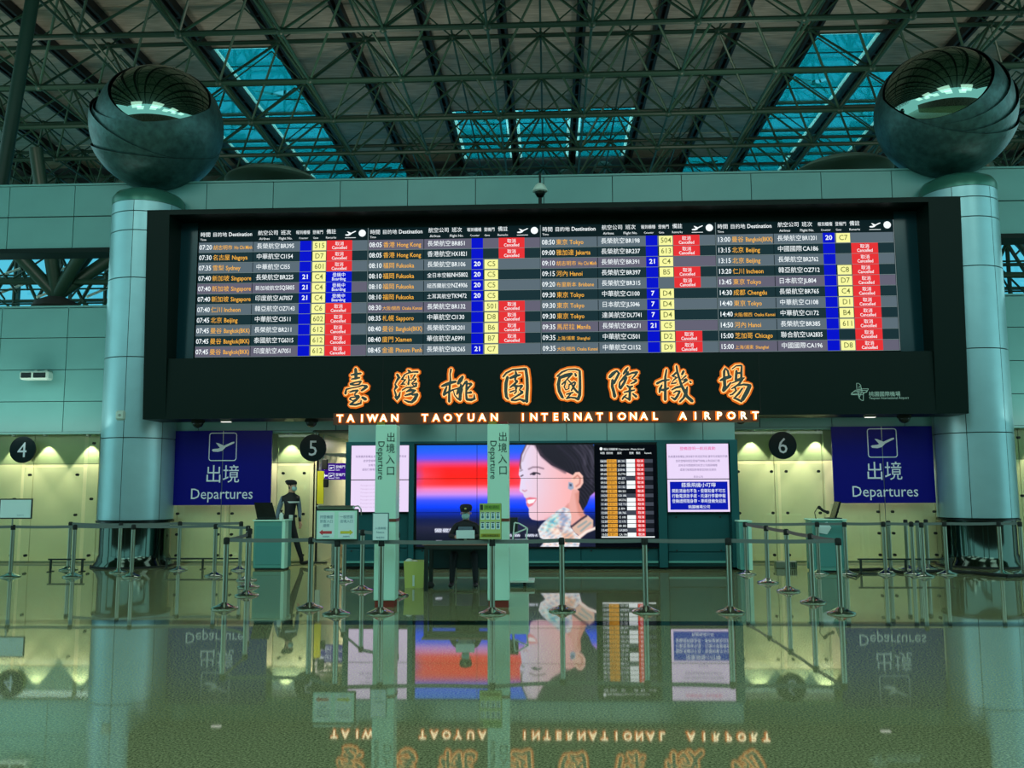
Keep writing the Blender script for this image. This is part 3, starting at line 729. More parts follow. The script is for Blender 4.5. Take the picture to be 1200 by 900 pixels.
# brush characters, each stroke traced as a ribbon (70 units ~ 5 px)
BRUSH = [
 (393, [ ([(340,150),(345,220),(345,300)],[22,26,24]), ([(265,250),(330,235),(425,222)],[12,18,16]), ([(270,315),(340,305),(405,290)],[10,18,14]),
  ([(430,350),(340,365),(255,390)],[14,12,14]), ([(255,400),(320,410),(395,400),(425,360)],[14,14,14,12]),
  ([(175,550),(190,480),(260,462),(380,440),(450,415),(520,430)],[20,16,11,11,14,20]), ([(520,435),(480,470),(435,500)],[24,20,16]),
  ([(245,525),(300,505),(380,495)],[12,16,14]), ([(375,500),(330,550),(320,575),(390,590)],[14,12,12,18]),
  ([(390,600),(350,650),(300,690),(250,725)],[24,18,14,16]), ([(250,640),(265,610),(350,605)],[18,12,12]), ([(245,640),(300,665),(345,640)],[14,12,12]),
  ([(250,725),(340,730),(425,705),(430,660)],[16,18,18,10]), ([(450,610),(500,640)],[20,28]) ]),
 (452, [ ([(195,240),(225,290),(190,340),(160,400)],[20,26,16,10]), ([(160,400),(185,440),(150,490),(175,570)],[12,26,12,18]), ([(175,600),(185,640),(225,590),(245,520)],[28,26,20,8]),
  ([(370,170),(400,195),(410,210)],[14,22,16]), ([(300,250),(380,215),(460,200),(530,200)],[8,12,12,16]), ([(320,240),(265,330),(300,320)],[10,18,12]),
  ([(330,320),(260,410),(320,395)],[12,16,12]), ([(375,260),(385,330),(375,400)],[12,12,18]), ([(400,330),(430,330)],[10,10]),
  ([(485,245),(440,320),(500,310)],[14,14,14]), ([(500,320),(430,390),(510,385)],[12,14,18]), ([(440,400),(480,430),(510,400)],[10,12,12]),
  ([(275,495),(340,455),(440,445),(510,425)],[10,12,14,14]), ([(340,520),(410,490),(495,500)],[10,26,14]), ([(320,580),(400,560),(470,520)],[12,18,14]),
  ([(400,545),(440,570),(520,560)],[12,14,22]), ([(520,560),(480,640),(430,690)],[24,28,20]), ([(430,690),(370,680),(310,655)],[18,18,10]) ]),
 (512, [ ([(235,155),(220,230),(225,320),(215,420),(205,560),(205,680)],[16,12,14,18,18,20]), ([(85,430),(160,400),(240,370),(310,355)],[16,26,24,20]),
  ([(165,440),(140,500),(120,570)],[12,22,22]), ([(135,560),(190,520),(270,490)],[16,14,12]), ([(425,275),(390,330),(350,385)],[20,34,24]),
  ([(250,490),(330,470),(400,440)],[10,12,16]), ([(395,400),(400,480),(385,560),(380,650)],[16,30,26,24]), ([(360,480),(330,560)],[24,14]), ([(275,500),(290,570),(340,630),(385,650)],[8,10,14,20]),
  ([(400,470),(430,420),(470,360),(490,350)],[14,14,16,18]), ([(490,350),(485,450),(480,560),(490,640)],[16,18,16,22]), ([(500,390),(560,385),(570,400)],[14,16,16]), ([(565,400),(520,450),(490,500)],[18,16,10]),
  ([(500,540),(560,530)],[12,22]), ([(490,645),(560,650),(615,630),(610,560)],[20,24,24,8]) ]),
 (582, [ ([(105,280),(160,215),(260,165),(360,160),(460,150)],[14,16,14,18,20]), ([(475,150),(495,300),(500,450),(490,600),(490,680)],[24,26,26,28,26]),
  ([(180,280),(155,380),(150,500),(160,600),(190,635)],[22,28,26,24,16]), ([(310,195),(320,240)],[16,24]), ([(220,300),(300,265),(390,245)],[18,26,12]), ([(320,250),(300,320),(330,355)],[22,16,26]),
  ([(340,345),(290,400),(220,450)],[16,20,12]), ([(270,420),(330,430),(320,470)],[14,26,16]), ([(310,440),(320,520),(290,550)],[16,14,12]), ([(220,525),(290,500)],[14,12]),
  ([(340,430),(415,425)],[12,22]), ([(405,440),(370,490),(420,525)],[16,12,22]), ([(420,530),(330,590),(240,645)],[22,14,12]), ([(240,660),(310,660),(380,640),(450,670)],[12,16,16,24]) ]),
 (642, [ ([(150,270),(230,200),(330,160),(440,155),(500,170)],[14,16,12,14,16]), ([(515,180),(520,320),(520,450),(515,570),(490,640)],[20,22,24,26,26]),
  ([(195,280),(170,400),(185,510),(230,600),(250,620)],[24,28,26,24,14]), ([(200,290),(290,255),(385,230)],[24,30,24]), ([(370,250),(300,330),(230,400)],[16,12,14]),
  ([(290,360),(265,440),(290,490),(340,470),(345,400)],[12,14,12,12,12]), ([(330,330),(380,390),(430,470),(480,530)],[10,14,18,18]), ([(360,400),(430,360),(450,380)],[12,14,14]), ([(440,390),(410,450),(380,500)],[16,16,12]),
  ([(300,560),(350,545),(410,530)],[12,14,12]), ([(370,550),(330,600),(300,630)],[12,14,12]), ([(300,630),(370,610),(440,620),(490,640)],[12,14,16,24]), ([(440,225),(455,260)],[14,20]) ]),
 (702, [ ([(170,280),(220,230),(280,180)],[26,30,16]), ([(285,180),(320,220),(280,300),(240,380)],[14,22,20,20]), ([(215,330),(210,430),(235,520),(250,595)],[22,24,24,28]),
  ([(465,130),(430,180),(390,230)],[14,26,14]), ([(470,200),(400,290),(330,370)],[16,22,14]), ([(330,370),(325,440),(345,465)],[14,18,20]), ([(440,290),(400,380),(345,465)],[20,22,20]),
  ([(450,250),(530,215),(615,205)],[14,16,20]), ([(600,230),(530,310),(600,330)],[16,16,16]), ([(600,340),(560,370),(510,390)],[20,16,10]), ([(450,420),(490,450),(540,430)],[14,22,14]),
  ([(400,530),(480,510),(575,490)],[10,16,12]), ([(495,450),(495,550),(490,650)],[20,20,22]), ([(440,570),(400,600),(375,640)],[12,14,16]), ([(400,600),(460,630),(490,650)],[10,14,16]), ([(540,550),(600,600)],[12,20]) ]),
 (760, [ ([(285,160),(265,280),(265,420),(265,560),(265,650)],[14,18,20,22,24]), ([(130,385),(220,340),(330,325)],[20,18,12]), ([(210,410),(180,470),(170,530)],[14,22,14]), ([(200,490),(250,490),(320,460)],[16,24,14]),
  ([(445,100),(460,200),(490,300),(520,400),(570,500),(620,600),(700,670)],[14,18,18,20,24,24,26]), ([(440,210),(380,270),(430,280)],[16,24,14]), ([(450,290),(400,330),(360,390),(440,375)],[14,12,18,14]),
  ([(560,190),(535,240)],[22,18]), ([(600,260),(520,330),(600,320)],[14,14,22]), ([(610,330),(550,380)],[22,12]), ([(660,350),(680,370)],[10,16]), ([(370,490),(440,450),(540,430)],[12,18,20]),
  ([(400,540),(440,510),(500,510)],[12,14,14]), ([(500,515),(460,590),(420,645)],[16,20,20]), ([(415,640),(360,605)],[18,10]), ([(620,440),(600,540),(560,620),(500,680)],[12,26,18,16]) ]),
 (833, [ ([(205,310),(205,190),(225,140),(265,180),(285,270)],[16,20,18,16,16]), ([(145,335),(220,300),(310,275)],[16,28,24]), ([(210,320),(215,420),(195,500)],[24,24,26]), ([(200,500),(260,440),(310,375)],[22,18,14]),
  ([(335,150),(400,100),(480,95)],[10,12,14]), ([(490,100),(485,200),(485,290)],[14,18,18]), ([(405,180),(400,260),(395,330)],[18,20,20]), ([(400,220),(480,215)],[16,16]), ([(400,330),(450,315),(485,290)],[16,18,16]),
  ([(330,380),(400,350),(480,320),(530,295)],[10,14,18,12]), ([(500,320),(440,400),(330,470)],[16,18,12]), ([(430,420),(520,400),(600,410)],[12,16,20]), ([(620,420),(570,530),(500,650)],[30,34,28]),
  ([(380,450),(400,500),(340,560),(300,570)],[14,16,14,12]), ([(500,465),(440,550),(380,610)],[14,18,12]), ([(360,620),(420,640),(490,680)],[12,18,14]) ]),
]
M_char = mat('letter_face_grey', (72, 84, 80), .45, .3)
E_glow1 = mat('halo_core', (255, 190, 116), emit=1.6); E_glow2 = mat('halo_edge', (226, 112, 30), emit=1.0)  # halo on the fascia painted as emissive rings, pale core and orange edge
KU = 13.85
for n_, (px0, strokes) in enumerate(BRUSH):
    q = MB(); g1 = MB(); g2 = MB(); i = 0
    for pts, ws in strokes:
        P = [W(px0+u/KU, 422+v/KU, FY) for u, v in pts]; P = [(p.x, p.z) for p in P]; k = FY/FPX/KU*1.06
        dl = .0004*i; i += 1
        stroke(q, P, [a*k for a in ws], FY-.075-dl, FY-.045, M_char)
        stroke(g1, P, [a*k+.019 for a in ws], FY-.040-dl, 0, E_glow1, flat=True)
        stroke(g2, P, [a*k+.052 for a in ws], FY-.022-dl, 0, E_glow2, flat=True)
    ch = q.build('character', BD); g1.build('backlight', ch); g2.build('halo_rim', ch)
# English name below
M_rail = mat('sign_rail', (84, 48, 20), .5)  # brown includes the orange glow the letters spread over the rail
rz = 2.83
MB().box(-4.15, 3.95, FY-.02, FY+.10, 2.80, 3.02, M_rail).build('sign_rail', BD)
E_let = mat('letter_lit', (255, 238, 190), emit=2.6); E_letr = mat('letter_glow', (240, 116, 28), emit=1.5)  # orange blur round the letters drawn as emissive outlines
words = (('TAIWAN', 396, 467), ('TAOYUAN', 495, 583), ('INTERNATIONAL', 609, 771), ('AIRPORT', 796, 888))
for wd, a, b in words:
    xa = W(a, 491, FY).x; xb = W(b, 491, FY).x; n = len(wd)
    for i, ch in enumerate(wd):
        x = xa+.06+(xb-xa-.12)*i/(n-1); q = MB()
        cc = MB(); q.text(ch, x, 2.85, FY-.085, .195, E_let, 1.0, 'C', depth=.03, bold=.012); o = q.build('letter', BD)
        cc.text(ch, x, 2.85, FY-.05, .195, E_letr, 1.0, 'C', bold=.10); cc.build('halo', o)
lg = MB()
def outl(pts, t=.010):
    for i in range(len(pts)):
        a = pts[i]; b = pts[(i+1) % len(pts)]; stroke(lg, [a, b], [t/2, t/2], FY-.006, 0, M_plate, flat=True)
def lp(u, v): p = W(980+u/10.9, 430+v/10.9, FY); return (p.x, p.z)
outl([lp(*p) for p in ((258,210),(285,210),(312,235),(318,330),(290,400),(262,280))]); outl([lp(*p) for p in ((290,250),(312,250),(345,350),(345,430),(320,425),(290,400))])
outl([lp(*p) for p in ((190,355),(190,340),(240,300),(340,280),(410,280),(385,325),(300,330),(190,355))]); outl([lp(*p) for p in ((215,320),(330,300),(400,300),(330,355),(200,355))])
p = lp(415, 372); lg.text('桃園國際機場', p[0], p[1], FY-.005, .10, M_plate, .98); p = lp(415, 412); lg.text('Taoyuan International Airport', p[0], p[1], FY-.005, .062, M_plate, .98)
lg.build('logo', BD)
for px_ in (232, 365, 868, 1060):
    p = W(px_, 496, 17.25); t = thing('dome_camera', (p.x, 17.25, 2.93), 'black dome camera under board, %s' % {232: 'above the left blue departures sign', 365: 'just above number disc 5', 868: 'at right end of the name lettering', 1060: 'above the right blue departures sign'}[px_], 'camera')
    MB().lathe((p.x, 17.25, 2.93), [(.13, 0), (.13, -.04), (.11, -.06)], M_rubber, 20).build('housing', t); MB().ball((p.x, 17.25, 2.87), .105, M_black, 18, 10, (1, 1, .9)).build('dome', t)
for px_, s in ((265, 'left'), (1020, 'right')):
    p = W(px_, 496, 17.2); t = thing('downlight', (p.x, 17.2, 2.93), 'small lit downlight under the board, %s end' % s, 'lamp')
    MB().box(p.x-.10, p.x+.10, 17.15, 17.25, 2.895, 2.93, M_chrome).build('housing', t); MB().box(p.x-.09, p.x+.09, 17.155, 17.245, 2.885, 2.896, mat('lamp_glow', (255, 255, 245), emit=1.3)).build('diffuser', t)
for x_ in (-5.2, 0, 5.2): lamp('under_board_fill', 'AREA', (x_, 17.35, 2.86), 14, (.92, 1, .9), 4.6, target=(x_, 18.2, 0), sizey=.7)  # unseen area lights added to brighten the wall below the board
# camera on the board top
c = W(633, 240, 17.3); t = thing('security_camera', (c.x, 17.3, BZ1), 'pole-mounted white dome security camera on top of the big board', 'camera')
x = c.x; MB().tube((x, 17.3, BZ1), (x, 17.3, BZ1+.30), .035, M_rubber, 10).tube((x-.06, 17.3, BZ1), (x+.08, 17.3, BZ1+.03), .05, M_rubber, 8).build('post', t)
MB().lathe((x, 17.3, BZ1+.30), [(0, 0), (.06, .02), (.10, .08), (.115, .14)], M_black, 20).build('dome', t)
MB().lathe((x, 17.3, BZ1+.42), [(.12, 0), (.15, .02), (.145, .06), (.10, .14), (.05, .18), (0, .18)], M_plate, 20).build('housing', t)
MB().tube((x, 17.3, BZ1+.6), (x, 17.3, BZ1+.82), .022, M_rubber, 8).build('hanger', t)

# ------------------------------------------------------------ video wall
import numpy as np
def poly_mask(X, Y, pts, soft=1.0):
    """soft inside mask of a polygon"""
    ins = np.zeros(X.shape, bool); n = len(pts); dm = np.full(X.shape, 1e9)
    for i in range(n):
        x1, y1 = pts[i]; x2, y2 = pts[(i+1) % n]
        cond = ((y1 > Y) != (y2 > Y)); xi = (x2-x1)*(Y-y1)/((y2-y1) if y2 != y1 else 1e-9)+x1; ins ^= cond & (X < xi)
        L2 = (x2-x1)**2+(y2-y1)**2+1e-9; tt = np.clip(((X-x1)*(x2-x1)+(Y-y1)*(y2-y1))/L2, 0, 1)
        dm = np.minimum(dm, np.hypot(X-(x1+tt*(x2-x1)), Y-(y1+tt*(y2-y1))))
    return np.clip(.5+np.where(ins, dm, -dm)/(2*soft), 0, 1)
def line_mask(X, Y, pts, wd, soft=1.0):
    dm = np.full(X.shape, 1e9)
    for (x1, y1), (x2, y2) in zip(pts[:-1], pts[1:]):
        L2 = (x2-x1)**2+(y2-y1)**2+1e-9; tt = np.clip(((X-x1)*(x2-x1)+(Y-y1)*(y2-y1))/L2, 0, 1)
        dm = np.minimum(dm, np.hypot(X-(x1+tt*(x2-x1)), Y-(y1+tt*(y2-y1))))
    return np.clip(.5+(wd-dm)/(2*soft), 0, 1)
def paint(px, py):
    """video picture, 0-255 colours; px,py in photo pixels"""
    g = [(521, (10, 95, 225)), (530, (40, 90, 245)), (537, (100, 80, 240)), (543, (225, 60, 130)), (549, (255, 22, 25)), (560, (255, 25, 15)), (567, (255, 45, 45)), (573, (240, 130, 190)), (579, (200, 140, 235)), (586, (60, 80, 255)), (594, (0, 60, 250)), (602, (5, 35, 150)), (609, (10, 20, 75)), (618, (32, 32, 62)), (630, (14, 16, 40)), (642, (4, 8, 30))]
    ys = [a[0] for a in g]; C = np.stack([np.interp(py, ys, [a[1][k] for a in g]) for k in range(3)], -1)
    fade = np.clip((np.abs(px-553)-28)/42, 0, 1)*np.clip(1-np.abs(py-557)/20, 0, 1)*.55
    C = C*(1-fade[..., None])+np.array((235, 120, 190))*fade[..., None]
    lf = np.clip(1-(px-488)/10, 0, 1)*np.clip(1-np.abs(py-557)/22, 0, 1)*.5; C = C*(1-lf[..., None])+np.array((120, 60, 200))*lf[..., None]
    X = (px-590)*6.21; Y = (py-505)*6.21
    def put(mk, col, a=1.0):
        nonlocal C
        mk = (mk*a)[..., None]; C = C*(1-mk)+(np.array(col) if np.ndim(col) == 1 else col)*mk
    # captions
    for x0, x1, y0, y1 in ((510, 518, 619, 624), (519, 526, 619, 624), (527, 531, 619, 624), (596, 609, 626, 629), (615, 626, 626, 629), (627, 630, 626, 629), (511, 519, 633, 636)):
        m_ = ((px > x0) & (px < x1) & (py > y0) & (py < y1) & (((px*1.7).astype(int)+(py*1.3).astype(int)) % 4 > 0)).astype(float); put(m_, (230, 235, 250))
    neck = [(430,430),(560,400),(580,600),(640,660),(650,700),(560,780),(500,720),(470,640),(380,610)]
    skin = (238-0*X, 178+0*X, 172+0*X); put(poly_mask(X, Y, neck, 4), (232, 168, 160))
    m_ = poly_mask(X, Y, [(520,460),(560,430),(585,600),(640,660),(600,700),(540,600)], 10); put(m_, (205, 130, 115), .7)
    hair = [(165,95),(230,60),(500,40),(640,70),(680,140),(685,350),(672,440),(630,475),(605,540),(575,580),(548,520),(552,440),(470,360),(350,290),(230,160),(180,130)]
    put(poly_mask(X, Y, hair, 3), (26, 22, 36))
    st_ = .5+.5*np.sin((X*.55-Y*.35)*.42+3*np.sin(X*.013+Y*.02)); hm = poly_mask(X, Y, hair, 3); put(hm*np.clip(st_-.45, 0, 1)*np.clip((X-420)/200, 0, 1), (110, 104, 126), .4)
    for k, p_ in enumerate((((560,100),(600,170),(590,260),(620,340)), ((520,120),(570,180),(600,240)), ((400,110),(480,180),(540,240)), ((640,150),(650,260),(640,380)), ((600,110),(650,180),(660,240)))):
        put(line_mask(X, Y, p_, 5, 16), (92, 86, 104) if k != 2 else (52, 46, 64), .55)
    face = [(168,100),(135,170),(118,260),(112,318),(126,350),(120,395),(116,432),(124,446),(142,455),(150,480),(165,492),(163,520),(172,545),(184,570),(183,600),(188,628),(205,645),(250,654),(310,648),(370,610),(430,570),(480,520),(500,430),(520,330),(440,290),(350,250),(270,180),(235,105)]
    t_ = np.clip((X-110)/360, 0, 1)[..., None]; fc = np.array((222, 214, 242))*(1-t_)+np.array((244, 178, 178))*t_
    t2 = np.clip((Y-420)/240, 0, 1)[..., None]; fc = fc*(1-.35*t2)+np.array((246, 176, 176))*.35*t2
    put(poly_mask(X, Y, face, 2.5), fc)
    put(line_mask(X, Y, ((240,110),(290,190),(370,255),(450,300)), 9, 10), (70, 55, 70), .8)
    put(line_mask(X, Y, ((168,100),(132,175),(122,245),(126,275)), 5, 4), (92, 62, 60), .9); put(line_mask(X, Y, ((200,95),(165,150),(140,220)), 4, 5), (150, 120, 130), .5)
    ear = [(500,330),(525,302),(555,300),(580,330),(582,380),(560,415),(530,430),(498,425),(485,400),(492,365)]
    put(poly_mask(X, Y, ear, 3), (242, 190, 176)); put(line_mask(X, Y, ((515,345),(540,325),(560,345),(555,385),(530,405)), 5, 5), (190, 110, 100), .8)
    put(poly_mask(X, Y, [(475,372),(505,380),(512,420),(490,432),(470,420)], 3), (150, 165, 190)); put(poly_mask(X, Y, [(480,385),(497,388),(498,405),(482,405)], 3), (70, 80, 110))
    put(line_mask(X, Y, ((185,278),(215,264),(255,264),(292,275)), 5, 5), (110, 84, 100), .75); put(line_mask(X, Y, ((122,292),(138,284)), 4, 4), (110, 84, 100), .7)
    put(line_mask(X, Y, ((198,316),(220,304),(245,306),(266,314)), 4.5, 3), (48, 36, 52)); put(poly_mask(X, Y, [(208,312),(226,306),(238,312),(228,322),(212,322)], 2.5), (36, 28, 46)); put(line_mask(X, Y, ((128,330),(142,322)), 4, 3), (60, 46, 60))
    put(line_mask(X, Y, ((140,432),(155,440),(168,432)), 4, 4), (196, 120, 135), .8); put(line_mask(X, Y, ((170,380),(182,420)), 6, 10), (236, 205, 222), .6)
    put(poly_mask(X, Y, [(160,492),(190,482),(242,488),(235,510),(210,542),(182,556),(166,540),(170,520)], 2.5), (226, 120, 138)); put(poly_mask(X, Y, [(174,502),(236,496),(218,522),(186,532),(174,522)], 2), (255, 246, 248))
    put(poly_mask(X, Y, [(300,640),(420,590),(470,530),(480,600),(430,650),(330,660)], 10), (205, 120, 120), .55)
    sc_ = [(248,720),(275,680),(340,620),(390,580),(440,553),(478,570),(492,620),(484,700),(520,745),(558,780),(545,845),(262,845),(300,800),(262,775)]
    sm_ = poly_mask(X, Y, sc_, 3); put(sm_, (208, 212, 220))
    for pts_, col in (([(270,720),(330,640),(400,600),(390,680),(320,740)], (150, 210, 205)), ([(400,600),(440,570),(470,640),(440,690),(410,680)], (150, 158, 190)), ([(330,720),(400,680),(440,720),(380,770)], (240, 205, 185)), ([(300,770),(380,760),(400,840),(290,840)], (235, 222, 220)), ([(420,740),(500,740),(520,800),(430,830)], (226, 170, 140)), ([(340,660),(370,640),(365,680)], (60, 150, 190)), ([(440,600),(460,580),(470,620)], (230, 215, 225)), ([(395,700),(430,690),(420,740)], (120, 100, 120)), ([(280,700),(310,690),(305,740)], (245, 240, 235))):
        put(poly_mask(X, Y, pts_, 12), col, .85)
    f1 = np.sin(X*.09+2*np.sin(Y*.05))*np.sin(Y*.11+X*.04); put(sm_*np.clip(f1, 0, 1), (250, 246, 240), .55); put(sm_*np.clip(-f1-.2, 0, 1), (120, 140, 170), .6)
    f2 = np.sin(X*.05+Y*.16)*np.sin(Y*.06-X*.08+1); put(sm_*np.clip(f2-.5, 0, 1)*2, (236, 170, 150), .7)
    put(poly_mask(X, Y, [(495,700),(560,650),(610,615),(650,650),(648,690),(600,720),(560,760),(520,745)], 3), (214, 178, 160)); put(line_mask(X, Y, ((495,695),(560,645),(600,620)), 7, 4), (60, 46, 64))
    for p_ in (((540,700),(600,660)), ((560,730),(630,670))): put(line_mask(X, Y, p_, 6, 5), (120, 150, 160), .8)
    put(poly_mask(X, Y, [(545,845),(560,785),(640,722),(700,705),(700,850)], 3), (16, 18, 48)); put(line_mask(X, Y, ((545,775),(600,735),(690,698)), 10, 4), (242, 224, 214))
    rd = np.clip(1-np.abs(Y-400)/50, 0, 1)*(X > 668)*1.0; put(rd, (225, 60, 90), .8)
    return np.clip(C, 0, 255)
def srgb2lin(a):
    a = a/255.; return np.where(a <= .04045, a/12.92, ((a+.055)/1.055)**2.4)
M_vid = bpy.data.materials.new('video_picture'); M_vid.use_nodes = True; nt = M_vid.node_tree; b = nt.nodes['Principled BSDF']
at = nt.nodes.new('ShaderNodeAttribute'); at.attribute_name = 'picture'; nt.links.new(at.outputs['Color'], b.inputs['Emission Color']); b.inputs['Emission Strength'].default_value = 1.1
b.inputs['Base Color'].default_value = (.01, .01, .012, 1); b.inputs['Roughness'].default_value = .25
VW = thing('video_wall', (-.2, 17.5, .43), 'large video wall showing a smiling woman in a silk scarf', 'screen')
VY = 17.47
MB().box(-2.66, 2.10, VY+.02, TY_+.03, .41, 2.455, M_black).build('backing', VW)
colx = [488, 559, 629.5, 697]; rowy = [521, 560.5, 600.5, 641]
for i in range(3):
    for j in range(3):
        nx = 100; ny = 60; a, b_ = colx[i]+.25, colx[i+1]-.25; c_, d_ = rowy[j]+.25, rowy[j+1]-.25
        # cell corners in world from the screen rectangle
        xa, xb = W(a, 570, VY).x, W(b_, 570, VY).x; za, zb = W(620, c_, VY).z, W(620, d_, VY).z
        gx = np.linspace(0, 1, nx+1); gy = np.linspace(0, 1, ny+1); UX, UY = np.meshgrid(gx, gy)
        PX, PY = a+(b_-a)*UX, c_+(d_-c_)*UY; cols = srgb2lin((paint(PX, PY)*2+paint(PX+.45, PY)+paint(PX-.45, PY)+paint(PX, PY+.45)+paint(PX, PY-.45))/6)
        me = bpy.data.meshes.new('screen_cell'); off = VW.location
        vs = np.stack([xa+(xb-xa)*UX-off.x, np.full(UX.shape, VY-off.y), za+(zb-za)*UY-off.z], -1).reshape(-1, 3)
        fs = [(r*(nx+1)+k, (r+1)*(nx+1)+k, (r+1)*(nx+1)+k+1, r*(nx+1)+k+1) for r in range(ny) for k in range(nx)]
        me.from_pydata(vs.tolist(), [], fs); ca_ = me.color_attributes.new('picture', 'FLOAT_COLOR', 'POINT')
        ca_.data.foreach_set('color', np.concatenate([cols.reshape(-1, 3), np.ones((cols.shape[0]*cols.shape[1], 1))], 1).ravel())
        me.materials.append(M_vid); o = bpy.data.objects.new('screen_cell', me); COL.objects.link(o); o.parent = VW
# flight list column of the video wall
def V(px_, py_, Y=VY): p = W(px_, py_, Y); return p.x, p.z
FL = thing('arrivals_screen', (1.47, 17.5, .43), 'tall black flight list screen with orange, white and red cells beside video wall', 'screen')
xa = V(697.5, 570)[0]; xb = V(769.5, 570)[0]; z1 = V(733, 521)[1]; z0 = V(733, 641)[1]
MB().box(xa, xb, VY-.005, VY+.015, z0, z1, mat('screen_black', (3, 5, 12), emit=1)).build('screen_panel', FL)
E_am = mat('screen_amber', (236, 168, 60), emit=1.0); E_g1 = mat('screen_grey', (66, 72, 84), emit=1.0); E_g2 = mat('screen_grey_dark', (22, 26, 34), emit=1)
q = MB(); dx = (xb-xa)/72.0
def fx(p_): return xa+(p_-697.5)*dx
q.disc(fx(705), V(0, 530)[1], .03, VY-.011, VY-.010, E_w, 14); q.text('離站 班機動態 Departures - Please Arrived', fx(708), V(0, 531.5)[1], VY-.010, .048, E_w, .92)
for a_, t_ in ((704, '時間'), (711, '目的地'), (724, '班次'), (738, '登機'), (746, '備註'), (756, 'Remark')): q.text(t_, fx(a_), V(0, 536)[1], VY-.010, .048, E_w, .9)
q.build('header_text', FL)
zt = V(733, 538)[1]; zb_ = V(733, 629)[1]; n = 18; rr = (zt-zb_)/n
blocks = [1, 1, 1, 1, 0, 1, 1, 0, 0, 1, 1, 1, 0, 1, 1, 1, 0, 1]
codes = ['BR 391', 'CI 100', 'JL5046', 'DL7741', 'BR 271', 'CI 501', 'CI 152', 'BR1201', 'CA 186', 'BR2762', 'OZ 712', 'JL 804', 'BR 765', 'CI 108', 'CI 172', 'BR 385', 'UA2835', 'CA 196']
for r in range(n):
    zq = zt-(r+1)*rr; q = MB(); g_ = E_g1 if r % 2 == 0 else E_g2
    q.box(fx(703.5), fx(765.5), VY-.008, VY-.006, zq+.008, zq+rr-.004, g_)
    q.box(fx(711.5), fx(723), VY-.010, VY-.008, zq+.010, zq+rr-.006, E_am)
    q.text('%02d:%02d' % (8+r//3, (r*10) % 60), fx(704), zq+.022, VY-.012, .06, E_w, .9); q.text(('東京', '上海', '香港', '曼谷', '河內')[r % 5]+'Tokyo'[:2], fx(712), zq+.02, VY-.012, .06, mat('screen_brown', (120, 70, 20), emit=1), .9)
    q.text(codes[r], fx(724.5), zq+.022, VY-.012, .058, E_w, .85)
    if blocks[r]: q.box(fx(734.5), fx(744.5), VY-.010, VY-.008, zq+.008, zq+rr-.004, E_w)
    q.box(fx(745), fx(755.5), VY-.010, VY-.008, zq+.008, zq+rr-.002, E_red); q.text('取消', fx(747), zq+.024, VY-.012, .056, E_w, 1.1)
    q.build('flight_row', FL)
MB().box(fx(704), fx(766), VY-.010, VY-.008, V(0, 631)[1], V(0, 629.8)[1], E_w).build('bottom_bar', FL)
# notice screens
E_pk = mat('notice_pink', (232, 214, 246), emit=1.05); E_gt = mat('notice_text', (120, 100, 150), emit=1); E_rt = mat('notice_red', (235, 60, 150), emit=1); E_nb = mat('notice_blue', (8, 24, 170), emit=1.05)
NY = 17.42
def notice(px0, px1, py0, py1, label, kind):
    a, zt_ = V(px0, py0, NY); b__, zb2 = V(px1, py1, NY); xa_ = V(px0, 570, NY)[0]; xb_ = V(px1, 570, NY)[0]; xm = (xa_+xb_)/2; W_ = xb_-xa_
    t = thing('notice_screen', (xm, 17.5, zb2), label, 'screen')
    MB().box(xa_, xb_, NY+.01, 17.56, zb2, zt_, M_black).build('housing', t)
    zm = zb2+(zt_-zb2)*.48
    MB().box(xa_+.005, xb_-.005, NY, NY+.01, zm+.008, zt_-.005, E_pk).build('screen_cell', t); MB().box(xa_+.005, xb_-.005, NY, NY+.01, zb2+.005, zm-.008, E_pk).build('screen_cell', t)
    q = MB(); y_ = NY-.004
    if kind == 1:
        q.text('登機證明一航班異動', xm, zt_-.12, y_, .07, E_rt, 1.1, 'C')
        for k_, s_ in enumerate(('為維護旅客權益,請旅客於航班起飛前,儘早完成報到手續', '並依登機時間至登機門候機,以免延誤行程', '如有任何問題請洽航空公司服務櫃檯', '或撥打機場服務專線查詢航班資訊')):
            q.text(s_, xm, zt_-.27-.085*k_, y_, .052, E_gt, .9, 'C')
        q.text('航空公司', xm, zt_-.66, y_, .045, E_gt, 1, 'C')
        q.build('notice_text', t); q = MB(); q.box(xa_+.05, xb_-.04, y_, NY, zb2+.045, zm-.05, E_nb)
        q.text('搭乘飛機小叮嚀', xm, zm-.15, y_-.004, .095, E_w, 1.0, 'C')
        for k_, s_ in enumerate(('開航清艙勿不急・發聲知會不可忘', '行動電源放手提・托運行李要申報', '登機證照隨身帶・準時登機免延誤')): q.text(s_, xm, zm-.255-.098*k_, y_-.004, .078, E_w, .88, 'C')
        q.text('桃園機場公司', xm, zb2+.075, y_-.004, .07, E_w, 1, 'C')
    else:
        q.text('公告', xm, zt_-.12, y_, .07, E_gt, 1, 'C')
        for k_, s_ in enumerate(('為維護旅客權益,請旅客於航班起飛前,儘早完成', '並依登機時間至登機門候機,以免', '如有任何問題請洽航空', '或撥打機場服務專線查詢航班資訊')): q.text(s_, xm, zt_-.24-.085*k_, y_, .052, E_gt, .95, 'C')
        q.build('notice_text', t); q = MB()
        for k_ in range(7): q.text('Passengers are kindly reminded to check in early', xm, zm-.12-.07*k_, y_, .042, mat('notice_pale_text', (205, 180, 215), emit=1), .95, 'C')
    q.build('notice_text', t)
notice(782, 855, 520, 600, 'wall notice screen with pink upper half and blue lower half', 1)
notice(411, 481, 522, 600, 'all-pink wall notice screen behind the left entrance pylon', 0)

